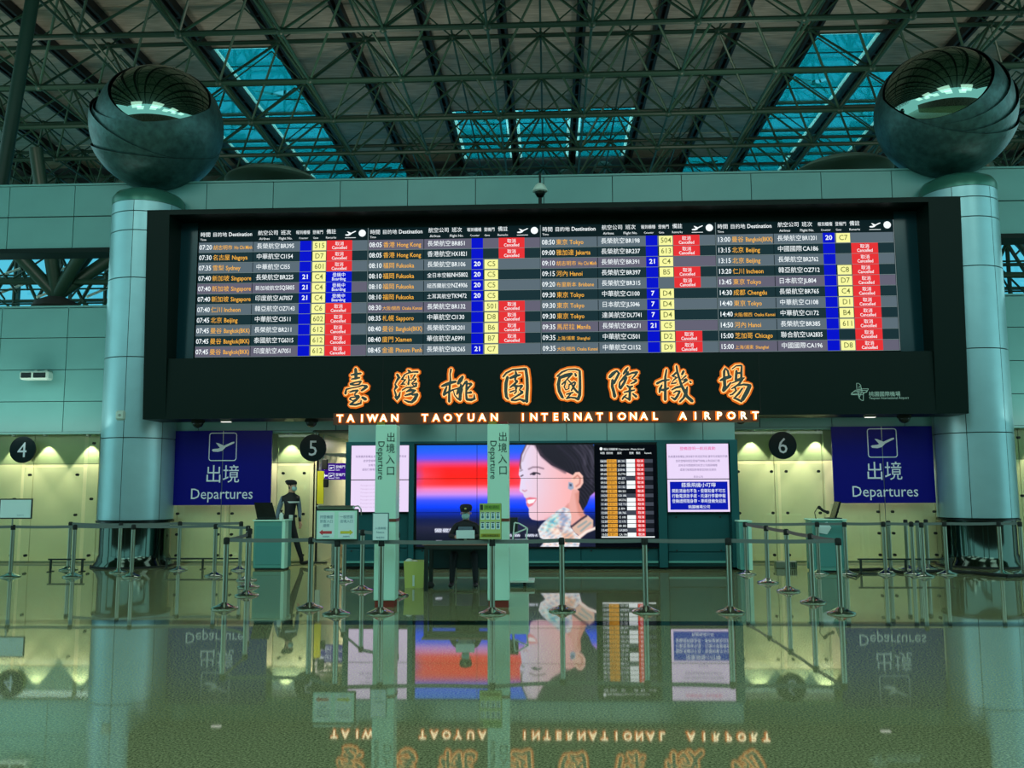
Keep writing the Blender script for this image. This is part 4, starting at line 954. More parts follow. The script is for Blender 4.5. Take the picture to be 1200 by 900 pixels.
# ------------------------------------------------------------ blue departures signs
def dep_sign(x0, x1, z0, z1, label):
    t = thing('departures_sign', ((x0+x1)/2, 18.5, z0), label, 'sign'); Y = 18.50; xm = (x0+x1)/2
    MB().box(x0, xm-.008, Y, Y+.04, z0, z1, M_sign).build('sign_panel', t); MB().box(xm+.008, x1, Y, Y+.04, z0, z1, M_sign).build('sign_panel', t)
    MB().box(xm-.006, xm+.006, Y+.01, Y+.03, z0-1.1, z1, M_chrome).build('seam', t)
    q = MB(); zc = z1-.34; s = .29; y_ = Y-.004
    cor = []
    for cx_, cz_, a0 in ((s-.05, s-.05, 0), (-s+.05, s-.05, 90), (-s+.05, -s+.05, 180), (s-.05, -s+.05, 270)):
        for k_ in range(5): a = math.radians(a0+k_*22.5); cor.append((xm+cx_+.05*math.cos(a), zc+cz_+.05*math.sin(a)))
    cor.append(cor[0]); stroke(q, cor, [.009]*len(cor), y_, 0, M_white, flat=True)
    q.build('icon_frame', t); MB().prism(plane_pts(xm, zc, .48), y_-.001, y_, M_white).build('plane_icon', t); q = MB()
    MB().text('出境', xm, z0+.50, y_, .40, M_white, .94, 'C').build('chinese_lettering', t); MB().text('Departures', xm, z0+.13, y_, .315, M_white, .92, 'C').build('english_lettering', t)
dep_sign(-7.93, -5.84, 1.24, 2.80, 'blue departures sign on the left wall, behind the walking guard')
dep_sign(5.80, 7.83, 1.24, 2.80, 'blue departures sign beside the right column')
for n_, px_, py_ in (('4', 27, 527), ('5', 367, 525), ('6', 917, 522)):
    p = W(px_, py_, 18.6); t = thing('number_sign', (p.x, 18.6, p.z), {'4': 'round dark number sign left of the left column', '5': 'round dark number sign above the walking guard', '6': 'round dark number sign right of the blue notice screen'}[n_], 'sign')
    MB().disc(p.x, p.z, .285, 18.58, 18.61, M_num).build('disc', t)
    q = MB(); q.text(n_, p.x-.01, p.z-.16, 18.575, .46, M_white, .95, 'C'); q.build('numeral', t)
    q = MB()
    for dx_ in (-.15, .15): q.tube((p.x+dx_, 18.6, p.z), (p.x+dx_, 18.68, p.z), .012, M_chrome, 8)
    q.build('spacer', t)
# twin loudspeaker/camera on left wall, access point on column
p = W(47, 441, 18.45); t = thing('twin_camera', (p.x, 18.45, p.z-.1), 'twin boxy grey camera mounted on the left wall above disc 4', 'camera')
for dx_, s_ in ((-.19, .15), (.10, .18)):
    b_ = MB().bbox(p.x+dx_-s_, p.x+dx_+s_, 18.25, 18.48, p.z-.09, p.z+.09, M_plate, .03).build('housing', t)
    MB().bbox(p.x+dx_-s_*.75, p.x+dx_+s_*.75, 18.235, 18.26, p.z-.055, p.z+.055, M_black, .01).build('lens', b_)
MB().box(p.x-.10, p.x-.04, 18.4, 18.6, p.z+.07, p.z+.13, M_chrome).box(p.x+.12, p.x+.18, 18.4, 18.6, p.z+.07, p.z+.13, M_chrome).build('bracket', t)
p = W(143, 487, 17.7); t = thing('access_point', (p.x, 17.72, p.z), 'small white rounded wireless box on front of left column', 'device')
MB().bbox(p.x-.10, p.x+.10, 17.60, 17.72, p.z-.10, p.z+.10, M_plate, .035).build('housing', t); MB().disc(p.x, p.z, .03, 17.595, 17.602, M_chrome, 16).build('badge', t)
# ------------------------------------------------------------ entrance pylons
def pylon(px_, label):
    g = G(px_, 712); x, y = g.x, g.y+.14; t = thing('entrance_pylon', (x, y, 0), label, 'sign')
    MB().box(x-.13, x+.13, y-.12, y+.12, 0, .09, mat('pylon_red_base', (120, 40, 24), .5)).build('base', t)
    MB().bbox(x-.145, x+.145, y-.14, y+.14, .09, 2.46, M_mint, .01).build('post', t)
    MB().box(x-.13, x-.02, y-.13, y+.13, 2.46, 2.50, mat('pylon_top_yellow', (150, 130, 30), .5)).box(x, x+.13, y-.13, y+.13, 2.46, 2.50, mat('pylon_top_red', (110, 30, 20), .5)).build('top_strip', t)
    MB().box(x+.03, x+.15, y-.146, y+.142, 1.14, 1.18, mat('pylon_band', (110, 60, 40), .5)).build('band', t)
    q = MB(); mt = mat('pylon_text', (20, 62, 52), .5)
    for i, c_ in enumerate('出境入口'): q.text(c_, x+.06, 2.235-.152*i, y-.145, .14, mt, .92, 'C')
    q.build('chinese_lettering', t); q = MB(); q.text('Departure', x-.105, 2.24, y-.145, .125, mt, 1.0, 'L', rot=-PI/2); q.build('english_lettering', t)
    return t
pylon(450, 'left pale green entrance pylon, in front of the pink notice screen'); pylon(584, 'right pale green entrance pylon, in front of the video wall')

# ------------------------------------------------------------ stanchions and belts
def stanchion_proto():
    t = thing('stanchion', (0, 0, 0))
    MB().lathe((0, 0, 0), [(0, .0), (.175, .0), (.178, .012), (.17, .022), (.10, .045), (.045, .075), (.032, .085)], M_steel, 32).build('base', t)
    MB().tube((0, 0, .07), (0, 0, .86), .034, M_chrome, 20).build('pole', t)
    MB().lathe((0, 0, .85), [(.036, 0), (.040, .005), (.040, .075), (.036, .082), (.024, .092), (0, .094)], M_rubber, 20).build('belt_cassette', t)
    return t
st0 = stanchion_proto(); used = False
ST = {}
def stan(key, px_, py_, label, grp='belt stanchions'):
    global used
    g = G(px_, py_); o = st0 if not used else copy_tree(st0, (0, 0, 0)); used = True
    o.location = (g.x, g.y, 0); tag(o, label, 'stanchion', grp); ST[key] = g; return o
N = 'belt stanchions of the near row'; F_ = 'belt stanchions of the far row'; D_ = 'belt stanchions of the side lanes'
stan('n1', 263, 713, 'leftmost stanchion of the near row, in front of the teal podium', N)
stan('n2', 363, 713, 'near-row stanchion below the walking guard, left of the arrow sign', N)
stan('n3', 394, 720, 'stanchion carrying the white double arrow sign board', N)
stan('n4', 446, 719, 'stanchion in front of the left entrance pylon, carrying a small notice', N)
stan('n5', 577, 719, 'stanchion in front of the right entrance pylon, carrying the yellow-green poster', N)
stan('n6', 659, 716, 'near-row stanchion in front of the woman on the video wall', N)
stan('n7', 757, 717, 'near-row stanchion in front of the flight list screen', N)
stan('n8', 856, 718, 'near-row stanchion below the blue notice screen', N)
stan('n9', 986, 719, 'rightmost stanchion of the near row, in front of the right podium', N)
stan('f1', 12, 676, 'far-row stanchion at left edge under the small white sign', F_)
stan('f2', 80, 668, 'rear one of the close pair of stanchions before the left cream panels', F_)
stan('f3', 85, 676, 'front one of the close pair of stanchions before the left cream panels', F_)
stan('f4', 139, 671, 'rear stanchion in front of the left column skirt', F_)
stan('f5', 154, 676, 'front stanchion in front of the left column skirt', F_)
stan('f6', 209, 668, 'stanchion just right of the left column', F_)
stan('f7', 251, 675, 'stanchion below the middle of the left blue sign', F_)
stan('f8', 281, 668, 'rearmost stanchion of the cluster beside the teal podium', F_)
stan('d1', 289, 680, 'second rearmost stanchion of the cluster beside the teal podium', D_)
stan('d2', 291, 688, 'second nearest stanchion of the cluster beside the teal podium', D_)
stan('d3', 289, 698, 'nearest stanchion of the cluster beside the teal podium', D_)
stan('d4', 390, 667, 'farthest stanchion behind the arrow sign board', D_)
stan('d5', 394, 675, 'stanchion second farthest behind the arrow sign board', D_)
stan('d6', 403, 681, 'stanchion half hidden behind right half of the arrow sign board', D_)
stan('d7', 424, 692, 'stanchion between the arrow sign board and the left entrance pylon', D_)
stan('d8', 465, 698, 'stanchion just right of the left entrance pylon', D_)
stan('e1', 875, 673, 'far stanchion beside the teal cabinet under the disc 6 doors', D_)
stan('e2', 900, 683, 'rear stanchion of the diagonal lane below disc 6', D_)
stan('e3', 924, 693, 'middle stanchion of the diagonal lane below disc 6', D_)
stan('e4', 953, 706, 'nearest stanchion of the diagonal lane below disc 6', D_)
stan('f9', 960, 673, 'far-row stanchion in front of the left edge of the right podium', F_)
stan('f10', 992, 673, 'far-row stanchion beside the right edge of the right podium', F_)
stan('f11', 1038, 673, 'far-row stanchion below the middle of the right blue sign', F_)
stan('f12', 1044, 670, 'stanchion close behind the one below the right blue sign', F_)
stan('g1', 1064, 667, 'leftmost of the bunch of parked stanchions below right blue sign', F_)
stan('g2', 1071, 673, 'foremost of the bunch of parked stanchions below right blue sign', F_)
stan('g3', 1078, 669.8, 'middle of the bunch of parked stanchions below right blue sign', F_)
stan('g4', 1083, 675.5, 'fourth of the bunch of parked stanchions below right blue sign', F_)
stan('g5', 1088, 666.3, 'rightmost of the bunch of parked stanchions below right blue sign', F_)
stan('f13', 1110, 673, 'stanchion just left of the right column', F_)
stan('f14', 1174, 673, 'stanchion in front of the right column skirt', F_)
stan('f15', 1199, 673, 'stanchion at right edge of the far row', F_)
stan('x0', -60, 676, 'far-row stanchion beyond the left edge', F_)
def belt(a, b, label, m=None, z=.905, dz=0):
    A, B = ST[a], ST[b]; d = (B-A); d.z = 0; L = d.length; d.normalize(); nn = Vector((-d.y, d.x, 0))*.0015; q = MB(); n = 10
    P = []
    for i in range(n+1):
        t = i/n; c_ = A+d*(.042+(L-.084)*t); c_.z = z-.012*L*math.sin(PI*t)*.6; P.append(c_)
    for s in (-1, 1):
        vs = [p+nn*s+Vector((0, 0, -.025)) for p in P]+[p+nn*s+Vector((0, 0, .025)) for p in P]
        q.add(vs, [(i, i+1, n+2+i, n+1+i) if s < 0 else (i+1, i, n+1+i, n+2+i) for i in range(n)], m or M_belt)
    q.build('retractable_belt', None, label, 'belt', 'retractable barrier belts')
belt('n1', 'n2', 'dark belt from leftmost near stanchion to the one below the guard'); belt('n2', 'n3', 'dark belt running behind the arrow sign board')
belt('n3', 'n4', 'dark belt between arrow sign board and left pylon'); belt('n4', 'n5', 'dark belt between the two entrance pylons')
belt('n5', 'n6', 'dark belt from right pylon to the stanchion before the woman picture'); belt('n6', 'n7', 'dark belt crossing below the flight list screen')
belt('n7', 'n8', 'dark belt crossing below the blue notice screen'); belt('n8', 'n9', 'dark belt crossing below disc number 6')
belt('x0', 'f1', 'far belt at the left edge of the picture'); belt('f1', 'f3', 'far belt below disc number 4'); belt('f3', 'f5', 'far belt from cream panels to the left column'); belt('f5', 'f7', 'far belt from the left column to below the blue sign')
belt('f7', 'd1', 'short far belt ending at the cluster by the teal podium'); belt('f2', 'f4', 'rear belt passing behind the left column front stanchion'); belt('f4', 'f6', 'rear belt just right of the left column'); belt('f6', 'f8', 'rear belt under the left blue sign')
belt('d1', 'd2', 'very short belt inside the stanchion cluster by the podium'); belt('d3', 'n1', 'short belt from the cluster to the leftmost near stanchion')
belt('d4', 'd6', 'short belt behind the arrow sign board'); belt('d6', 'd7', 'belt from behind arrow sign to left pylon'); belt('d7', 'd8', 'belt passing behind the left entrance pylon')
belt('e1', 'f9', 'far belt crossing below the disc 6 doors'); belt('e1', 'e2', 'first length of the rose diagonal belt below disc 6', M_beltr); belt('e2', 'e3', 'second length of the rose diagonal belt below disc 6', M_beltr); belt('e3', 'e4', 'third length of the rose diagonal belt below disc 6', M_beltr); belt('e4', 'n9', 'last length of the rose diagonal belt, reaching the near row', M_beltr)
belt('f9', 'f10', 'far belt in front of the right podium'); belt('f10', 'f11', 'far belt right of the right podium'); belt('f11', 'f13', 'far belt in front of the parked stanchions'); belt('f13', 'f14', 'far belt in front of the right column'); belt('f14', 'f15', 'far belt at the right edge')

# arrow sign board on n3
M_paper = mat('paper_blue_white', (214, 240, 238), .5); M_slate = mat('sign_frame_dark', (24, 40, 36), .4)
def board_sign(key, w_, h_, zc, label, dx_=0.0, fw=.02, face=M_mint, frame=M_slate):
    g = ST[key]; x, y = g.x+dx_, g.y-.045; t = thing('sign_board', (g.x, y, zc-h_/2), label, 'sign')
    MB().bbox(x-w_/2, x+w_/2, y-.012, y+.012, zc-h_/2, zc+h_/2, frame, .006).build('frame', t)
    MB().box(x-w_/2+fw, x+w_/2-fw, y-.016, y-.012, zc-h_/2+fw, zc+h_/2-fw, face).build('face', t)
    MB().tube((g.x, y+.01, .93), (g.x, y+.01, zc-h_/2+.04), .014, M_chrome, 10).build('holder', t)
    return t, x, y-.018
t, x, y = board_sign('n3', .56, .40, 1.13, 'white double sign board with red left arrow and yellow right arrow')
MB().bbox(x-.25, x+.22, y-.01, y+.06, 1.33, 1.375, M_chrome, .01).build('top_bar', t)
MB().path([(x+.20, y+.03, 1.36), (x+.27, y+.03, 1.37), (x+.305, y+.03, 1.33), (x+.31, y+.03, 1.25)], .008, M_chrome, 8).build('hook', t)
q = MB(); mt = mat('sign_text_teal', (70, 130, 150), .5)
for s_, dx_, col, tx_ in ((-1, -.135, (200, 60, 66), ('持登機證', '旅客入口', '證照')), (1, .125, (205, 200, 60), ('一般旅客', '出境入口', ''))):
    q.box(x+dx_-.105, x+dx_+.105, y-.001, y, .965, 1.295, M_paper); ma = mat('arrow_%d' % s_, col, .5)
    q.prism([(x+dx_+s_*p_, 1.035+v_) for p_, v_ in ((.09, 0), (.045, .035), (.045, .017), (-.075, .017), (-.075, -.017), (.045, -.017), (.045, -.035))], y-.003, y-.001, ma)
    for k_, ss in enumerate(tx_):
        if ss: q.text(ss, x+dx_, 1.215-.055*k_, y-.003, .045, mt, .95, 'C')
    q.text('桃園機場', x+dx_, .975, y-.003, .022, mt, 1, 'C')
q.build('print', t)
t, x, y = board_sign('n4', .215, .36, 1.10, 'small pale notice plate on the stanchion before the left pylon', -.005, .012, M_paper, mat('notice_frame_teal', (70, 120, 120), .4))
q = MB(); q.text('入境申報', x, 1.07, y-.002, .036, mt, 1, 'C'); q.text('Notice', x, 1.02, y-.002, .036, mt, 1, 'C'); q.text('防疫須知', x, .955, y-.002, .026, mt, 1, 'C'); q.build('print', t)
M_pst = mat('poster_yellow_green', (176, 200, 120), .5); t, x, y = board_sign('n5', .285, .46, 1.165, 'yellow-green pictogram poster on the stanchion before the right pylon', -.02, .008, M_pst, mat('poster_frame', (120, 140, 60), .5))
q = MB(); md = mat('poster_ink', (30, 50, 40), .5); mb_ = mat('poster_blue', (50, 110, 130), .5)
q.box(x-.13, x-.095, y-.001, y, 1.31, 1.38, md).box(x-.085, x+.13, y-.001, y, 1.31, 1.38, mat('poster_green', (120, 170, 60), .5)); q.text('防疫須知', x+.02, 1.33, y-.003, .045, md, 1.0, 'C')
for r in range(2):
    for c_ in range(4):
        xx_ = x-.10+.066*c_; zz_ = 1.24-.125*r; q.box(xx_-.026, xx_+.026, y-.001, y, zz_-.05, zz_+.045, M_paper); q.box(xx_-.02, xx_+.02, y-.003, y-.001, zz_+.03, zz_+.042, md)
        q.disc(xx_, zz_+.01, .012, y-.003, y-.001, mb_, 10); q.box(xx_-.014, xx_+.014, y-.003, y-.001, zz_-.035, zz_-.004, mb_)
q.box(x-.125, x+.125, y-.001, y, .965, 1.01, mat('poster_olive', (150, 150, 30), .5)); q.text('請配合體溫量測', x, .975, y-.003, .03, md, 1, 'C'); q.build('print', t)
t, x, y = board_sign('f1', .62, .37, 1.235, 'small white blank sign board at the left edge below disc 4', .06, .022, M_paper, M_slate)
q = MB(); q.text('Departure', x+.1, 1.11, y-.002, .03, mt, 1, 'C'); q.build('print', t)

# ------------------------------------------------------------ podiums, cabinets, desk
def podium(px0, px1, pyb, h, label, y_d=.45):
    a, b_ = G(px0, pyb), G(px1, pyb); x0, x1, y0 = a.x, b_.x, a.y; t = thing('podium', ((x0+x1)/2, y0+.2, 0), label, 'podium')
    MB().bbox(x0, x1, y0, y0+y_d, .03, h-.03, M_podium, .012).build('body', t); MB().bbox(x0-.02, x1+.02, y0-.03, y0+y_d+.02, h-.03, h, M_mint, .01).build('top', t)
    MB().box(x0+.03, x1-.03, y0+.03, y0+y_d-.03, 0, .03, M_rubber).build('plinth', t)
    MB().bbox(x0+.05, x1-.05, y0-.012, y0+.002, .10, h-.12, mat('podium_panel', (84, 150, 145), .15), .006).build('front_panel', t)
    MB().box(x1-.06, x1+.004, y0-.014, y0+.2, .03, h-.03, M_mint).build('edge_strip', t)
    return t, x0, x1, y0
t, x0, x1, y0 = podium(296, 333, 668, .97, 'teal podium with an open laptop beside the walking guard')
lt = thing('laptop', ((x0+x1)/2-.1, y0+.2, .97), 'black open laptop on the left teal podium', 'laptop')
xm = (x0+x1)/2-.1
MB().bbox(xm-.2, xm+.2, y0+.06, y0+.36, .97, .99, M_slate, .005).build('keyboard_base', lt)
q = MB(); q.add([(xm-.17, y0+.06, .99), (xm+.21, y0+.06, .99), (xm+.15, y0-.04, 1.31), (xm-.21, y0-.04, 1.31), (xm-.17, y0+.08, .99), (xm+.21, y0+.08, .99), (xm+.15, y0-.02, 1.31), (xm-.21, y0-.02, 1.31)], [(0,1,2,3),(7,6,5,4),(0,4,5,1),(1,5,6,2),(2,6,7,3),(3,7,4,0)], M_black); q.build('screen', lt)
bt = thing('sanitizer_bottle', (x1-.12, y0+.12, .97), 'small white pump bottle on the right corner of the left podium', 'bottle')
MB().lathe((x1-.12, y0+.12, .97), [(0, 0), (.04, 0), (.042, .10), (.02, .13), (.012, .14)], M_plate, 16).build('bottle_body', bt); MB().lathe((x1-.12, y0+.12, 1.11), [(.014, 0), (.014, .03), (.03, .035), (.03, .05), (0, .05)], M_rubber, 12).build('pump', bt)
t, x0, x1, y0 = podium(954, 994, 671, .98, 'teal podium with handset and laptop in front of the right blue sign')
xm = (x0+x1)/2
lt = thing('laptop', (xm+.18, y0+.2, .98), 'black laptop seen edge-on on the right podium', 'laptop')
MB().bbox(xm+.02, xm+.26, y0+.04, y0+.34, .98, 1.0, M_slate, .005).build('keyboard_base', lt); q = MB(); q.add([(xm+.12, y0+.04, 1.0), (xm+.16, y0+.04, 1.0), (xm+.26, y0+.04, 1.30), (xm+.22, y0+.04, 1.30), (xm+.12, y0+.34, 1.0), (xm+.16, y0+.34, 1.0), (xm+.26, y0+.34, 1.30), (xm+.22, y0+.34, 1.30)], [(0,1,2,3),(7,6,5,4),(0,4,5,1),(1,5,6,2),(2,6,7,3),(3,7,4,0)], M_black); q.build('screen', lt)
hs = thing('handset', (xm-.14, y0+.12, .98), 'black telephone handset on gooseneck on the right podium', 'telephone')
MB().path([(xm-.20, y0+.12, .98), (xm-.22, y0+.12, 1.10), (xm-.16, y0+.12, 1.19), (xm-.10, y0+.12, 1.20)], .008, M_rubber, 8).build('gooseneck', hs)
MB().path([(xm-.13, y0+.12, 1.19), (xm-.06, y0+.12, 1.13), (xm+.02, y0+.12, 1.10)], .026, M_rubber, 10).ball((xm-.13, y0+.12, 1.19), .035, M_rubber, 10, 8).ball((xm+.02, y0+.12, 1.10), .035, M_rubber, 10, 8).build('receiver', hs)
pd_ = thing('leaflet', (xm-.12, y0-.02, .86), 'pale pentagon leaflet fixed on the front of the right podium', 'leaflet')
c_ = MB(); c_.prism([(xm-.22, .73), (xm-.05, .70), (xm+.03, .82), (xm-.04, .93), (xm-.20, .88)], y0-.035, y0-.028, M_paper); c_.build('sheet', pd_)
t, x0, x1, y0 = podium(868, 882, 670, .95, 'narrow teal cabinet left of the disc 6 doors', .35)
# small grey floor socket box near the doors
g = G(925, 667); t = thing('floor_box', (g.x, g.y+.1, 0), 'small perforated grey box on the floor below disc 6', 'box'); MB().bbox(g.x-.22, g.x+.18, g.y+.1, g.y+.28, 0, .14, M_chrome, .01).build('housing', t)
q = MB()
for i in range(5): q.box(g.x-.05+i*.04, g.x-.03+i*.04, g.y+.095, g.y+.1, .03, .12, M_rubber)
q.build('grille', t)
# desk
DY0, DY1 = 13.95, 14.60
dxa, dxb = W(497, 640, DY0).x, W(578, 640, DY0).x
dk = thing('desk', ((dxa+dxb)/2, 14.3, 0), 'dark-legged wooden-topped desk with a seated guard behind it', 'desk')
MB().bbox(dxa-.03, dxb, DY0, DY1, .70, .735, mat('desk_top', (150, 110, 96), .3), .006).build('desk_top', dk)
for x_, y_ in ((dxa+.03, DY0+.04), (dxa+.03, DY1-.04), (dxb-.05, DY0+.04), (dxb-.05, DY1-.04)): MB().box(x_-.03, x_+.03, y_-.025, y_+.025, 0, .70, M_slate).build('leg', dk)
MB().box(dxa+.03, dxb-.05, DY0+.02, DY0+.04, .64, .70, M_slate).build('apron', dk)
MB().box(dxa+.06, dxb-.08, DY1-.05, DY1-.03, .30, .64, mat('modesty_panel', (14, 52, 56), .3)).build('modesty_panel', dk)
# things on the desk
def on_desk(px_, y_=14.1): return W(px_, 640, y_).x
x = on_desk(546); t = thing('paper_stand', (x, 14.02, .735), 'small pale desk stand hiding the seated guard\'s chest', 'stand'); MB().bbox(x-.145, x+.145, 14.0, 14.02, .80, .93, M_paper, .005).build('plate', t); MB().box(x-.09, x+.09, 13.99, 14.06, .735, .75, M_chrome).box(x-.02, x+.02, 14.005, 14.02, .74, .82, M_chrome).build('foot', t)
x = on_desk(520); t = thing('paper_slip', (x, 14.05, .735), 'small white paper slip at left on the desk', 'paper'); MB().box(x-.06, x+.05, 13.98, 14.1, .736, .742, M_plate).build('sheet', t)
x = on_desk(553, 14.2); t = thing('document_tray', (x, 14.15, .735), 'flat dark document tray on the desk before the seated guard', 'tray'); MB().bbox(x-.24, x+.30, 14.08, 14.35, .735, .755, M_slate, .006).build('tray', t); MB().box(x-.12, x+.12, 14.10, 14.3, .755, .762, mat('manila', (150, 160, 120), .5)).build('sheet', t)
# monitor and metal arm on the cabinet
cb0, cb1 = G(595, 688), G(619, 688); y0 = cb0.y; cb = thing('rolling_cabinet', ((cb0.x+cb1.x)/2, y0+.2, 0), 'mint-green rolling cabinet on castors right of the desk', 'cabinet')
MB().bbox(cb0.x-.16, cb1.x, y0, y0+.45, .10, .74, M_mint, .008).build('body', cb); MB().box(cb0.x-.16, cb1.x+.10, y0-.03, y0+.47, .075, .10, M_plate).build('base_tray', cb)
for x_, y_ in ((cb0.x-.1, y0+.05), (cb1.x-.06, y0+.05), (cb0.x-.1, y0+.4), (cb1.x-.06, y0+.4)): MB().tube((x_-.02, y_, .038), (x_+.02, y_, .038), .038, M_rubber, 12).box(x_-.025, x_+.025, y_-.02, y_+.02, .05, .078, M_rubber).build('castor', cb)
x = cb0.x+.02; mo = thing('monitor', (x, y0+.2, .74), 'black monitor with a pale metal arm on the rolling cabinet', 'monitor')
MB().bbox(x-.02, x+.14, y0+.22, y0+.25, .86, 1.10, M_slate, .006).build('screen', mo); MB().box(x+.04, x+.08, y0+.2, y0+.26, .74, .88, M_slate).build('stand', mo)
MB().path([(x+.06, y0+.1, .74), (x+.09, y0+.1, 1.02), (x+.16, y0+.1, 1.01), (x+.30, y0+.1, .93), (x+.28, y0+.1, .74)], .012, M_plate, 8).path([(x+.08, y0+.1, .84), (x+.30, y0+.1, .93)], .012, M_plate, 8).build('arm', mo)
# waste box
g = G(485, 689); t = thing('waste_bin', (g.x, g.y+.15, 0), 'yellow-green waste bin with a white bag left of the desk', 'bin'); x, y = g.x, g.y
q = MB(); bm_ = mat('bin_green', (186, 200, 104), .5); a_ = (.145, .165)
q.add([(x-a_[0], y, 0), (x+a_[0], y, 0), (x+a_[0], y+.28, 0), (x-a_[0], y+.28, 0), (x-a_[1], y-.02, .42), (x+a_[1], y-.02, .42), (x+a_[1], y+.3, .42), (x-a_[1], y+.3, .42), (x-a_[1]+.02, y, .42), (x+a_[1]-.02, y, .42), (x+a_[1]-.02, y+.28, .42), (x-a_[1]+.02, y+.28, .42), (x-.12, y+.02, .08), (x+.12, y+.02, .08), (x+.12, y+.26, .08), (x-.12, y+.26, .08)],
      [(0,3,2,1),(0,1,5,4),(1,2,6,5),(2,3,7,6),(3,0,4,7),(4,5,9,8),(5,6,10,9),(6,7,11,10),(7,4,8,11),(8,9,13,12),(9,10,14,13),(10,11,15,14),(11,8,12,15),(12,13,14,15)], bm_); q.build('bin_body', t)
MB().ball((x-.09, y+.08, .41), .06, M_plate, 12, 8, (1.1, 1, .8)).ball((x-.02, y+.14, .38), .08, M_plate, 12, 8, (1.1, 1, .6)).build('bag', t); MB().box(x-.02, x+.01, y-.025, y-.005, .03, .2, M_plate).build('tape_strip', t)
g = G(500, 690); t = thing('desk_foot_pad', (g.x+.03, g.y+.05, 0), 'dark bag lying on floor between waste bin and desk', 'bag'); MB().ball((g.x+.04, g.y+.06, .05), .07, M_rubber, 12, 8, (1.1, .9, .7)).build('bag_body', t)
# low kick rails
def rail(px0, px1, py_, h, label, n=2):
    a, b_ = G(px0, py_), G(px1, py_); t = thing('kick_rail', ((a.x+b_.x)/2, a.y, 0), label, 'rail')
    MB().box(a.x, b_.x, a.y-.02, a.y+.02, h-.03, h, M_slate).build('bar', t)
    for i in range(n):
        x = a.x+.05+(b_.x-a.x-.1)*i/(n-1); MB().box(x-.018, x+.018, a.y-.015, a.y+.015, .01, h-.03, M_slate).box(x-.02, x+.02, a.y-.10, a.y+.10, 0, .015, M_slate).build('leg', t)
rail(56, 99, 670, .25, 'low black kick rail left of the left column'); rail(192, 283, 667, .22, 'low black kick rail under the left blue sign', 3); rail(1006, 1118, 672, .27, 'low black kick rail under the right blue sign', 3)
g0 = G(1006, 672); MB().box(g0.x, G(1040, 672).x, g0.y-.2, g0.y-.17, 0, .03, M_slate).build('floor_strip', None, 'dark metal strip on the floor before the right kick rail', 'strip')
MB().path([G(985, 668, .02), G(1000, 668, .02), G(1030, 667, .03), G(1060, 671, .02), G(1100, 669, .03), G(1140, 671, .03), G(1180, 675, .03), G(1215, 674, .03)], .028, M_rubber, 8).build('cable', None, 'thick black cable on floor running right past the right column', 'cable')
MB().path([G(992, 673, .02), G(1003, 676, .02), G(1010, 670, .02)], .014, M_rubber, 6).build('cable', None, 'thin loop of cable at the foot of the right podium', 'cable')
# corridor things
t = thing('banner', (-4.88, 18.95, 0), 'narrow yellow standing banner in the corridor mouth behind the guard', 'banner')
MB().box(-4.97, -4.83, 18.93, 18.96, 1.25, 1.95, mat('banner_yellow', (225, 215, 30), .5)).build('banner_sheet', t); MB().box(-4.99, -4.97, 18.93, 18.97, 0, 2.0, M_slate).box(-4.99, -4.75, 18.86, 19.05, 0, .03, M_slate).build('pole', t)
MB().box(-4.97, -4.87, 18.92, 18.97, .55, 1.22, M_plate).build('leaflet_panel', t)
MB().bbox(-4.88, -4.76, 18.92, 19.0, 1.98, 2.2, M_rubber, .01).build('control_box', t); MB().bbox(-4.84, -4.74, 18.92, 19.0, 1.60, 1.78, M_rubber, .01).build('control_box', t); MB().bbox(-4.99, -4.90, 18.90, 18.96, .9, 1.2, M_rubber, .01).build('control_box', t)
p = W(394, 552, 19.4); t = thing('overhead_sign', (p.x, 19.4, p.z), 'purple illuminated hanging sign with white arrows in the corridor', 'sign')
MB().box(p.x-.36, p.x+.42, 19.4, 19.48, p.z-.19, p.z+.17, mat('sign_purple', (58, 16, 140), emit=.9)).build('sign_box', t); q = MB()
for k_ in (0, 1):
    zc = p.z+.07-.17*k_; xa_ = p.x-.30; q.prism([(xa_, zc), (xa_+.05, zc+.045), (xa_+.05, zc+.015), (xa_+.11, zc+.015), (xa_+.11, zc-.015), (xa_+.05, zc-.015), (xa_+.05, zc-.045)], 19.39, 19.395, E_w)
    stroke(q, [(xa_+.14, zc-.055), (xa_+.14, zc+.055), (xa_+.26, zc+.055), (xa_+.26, zc-.055), (xa_+.14, zc-.055)], [.005]*5, 19.39, 0, E_w, flat=True); q.prism(plane_pts(xa_+.20, zc, .10), 19.39, 19.395, E_w)
    q.text('登機門', xa_+.29, zc-.005, 19.39, .07, E_w, 1.0); q.text('Gate', xa_+.29, zc-.06, 19.39, .045, E_w); q.text(('A1-A9', 'D1-D10')[k_], xa_+.53, zc-.02, 19.39, .055, E_w, .9)
q.build('lettering', t); MB().tube((p.x-.3, 19.44, p.z+.17), (p.x-.3, 19.44, 2.76), .01, M_chrome, 8).tube((p.x+.3, 19.44, p.z+.17), (p.x+.3, 19.44, 2.76), .01, M_chrome, 8).build('hanger', t)
t = thing('counter_desk', (-4.1, 21.3, 0), 'rose-brown reception counter inside the corridor', 'counter'); MB().bbox(-4.6, -3.5, 21.2, 21.7, 0, 1.0, mat('counter_rose', (170, 130, 118), .3), .01).build('counter_body', t); MB().bbox(-4.65, -3.45, 21.15, 21.75, 1.0, 1.04, M_plate, .008).build('counter_top', t)
t = thing('box', (-4.0, 21.4, 1.04), 'small pale carton on the corridor counter', 'box'); MB().bbox(-4.15, -3.75, 21.3, 21.5, 1.04, 1.24, mat('carton', (220, 205, 170), .6), .01).build('carton', t)

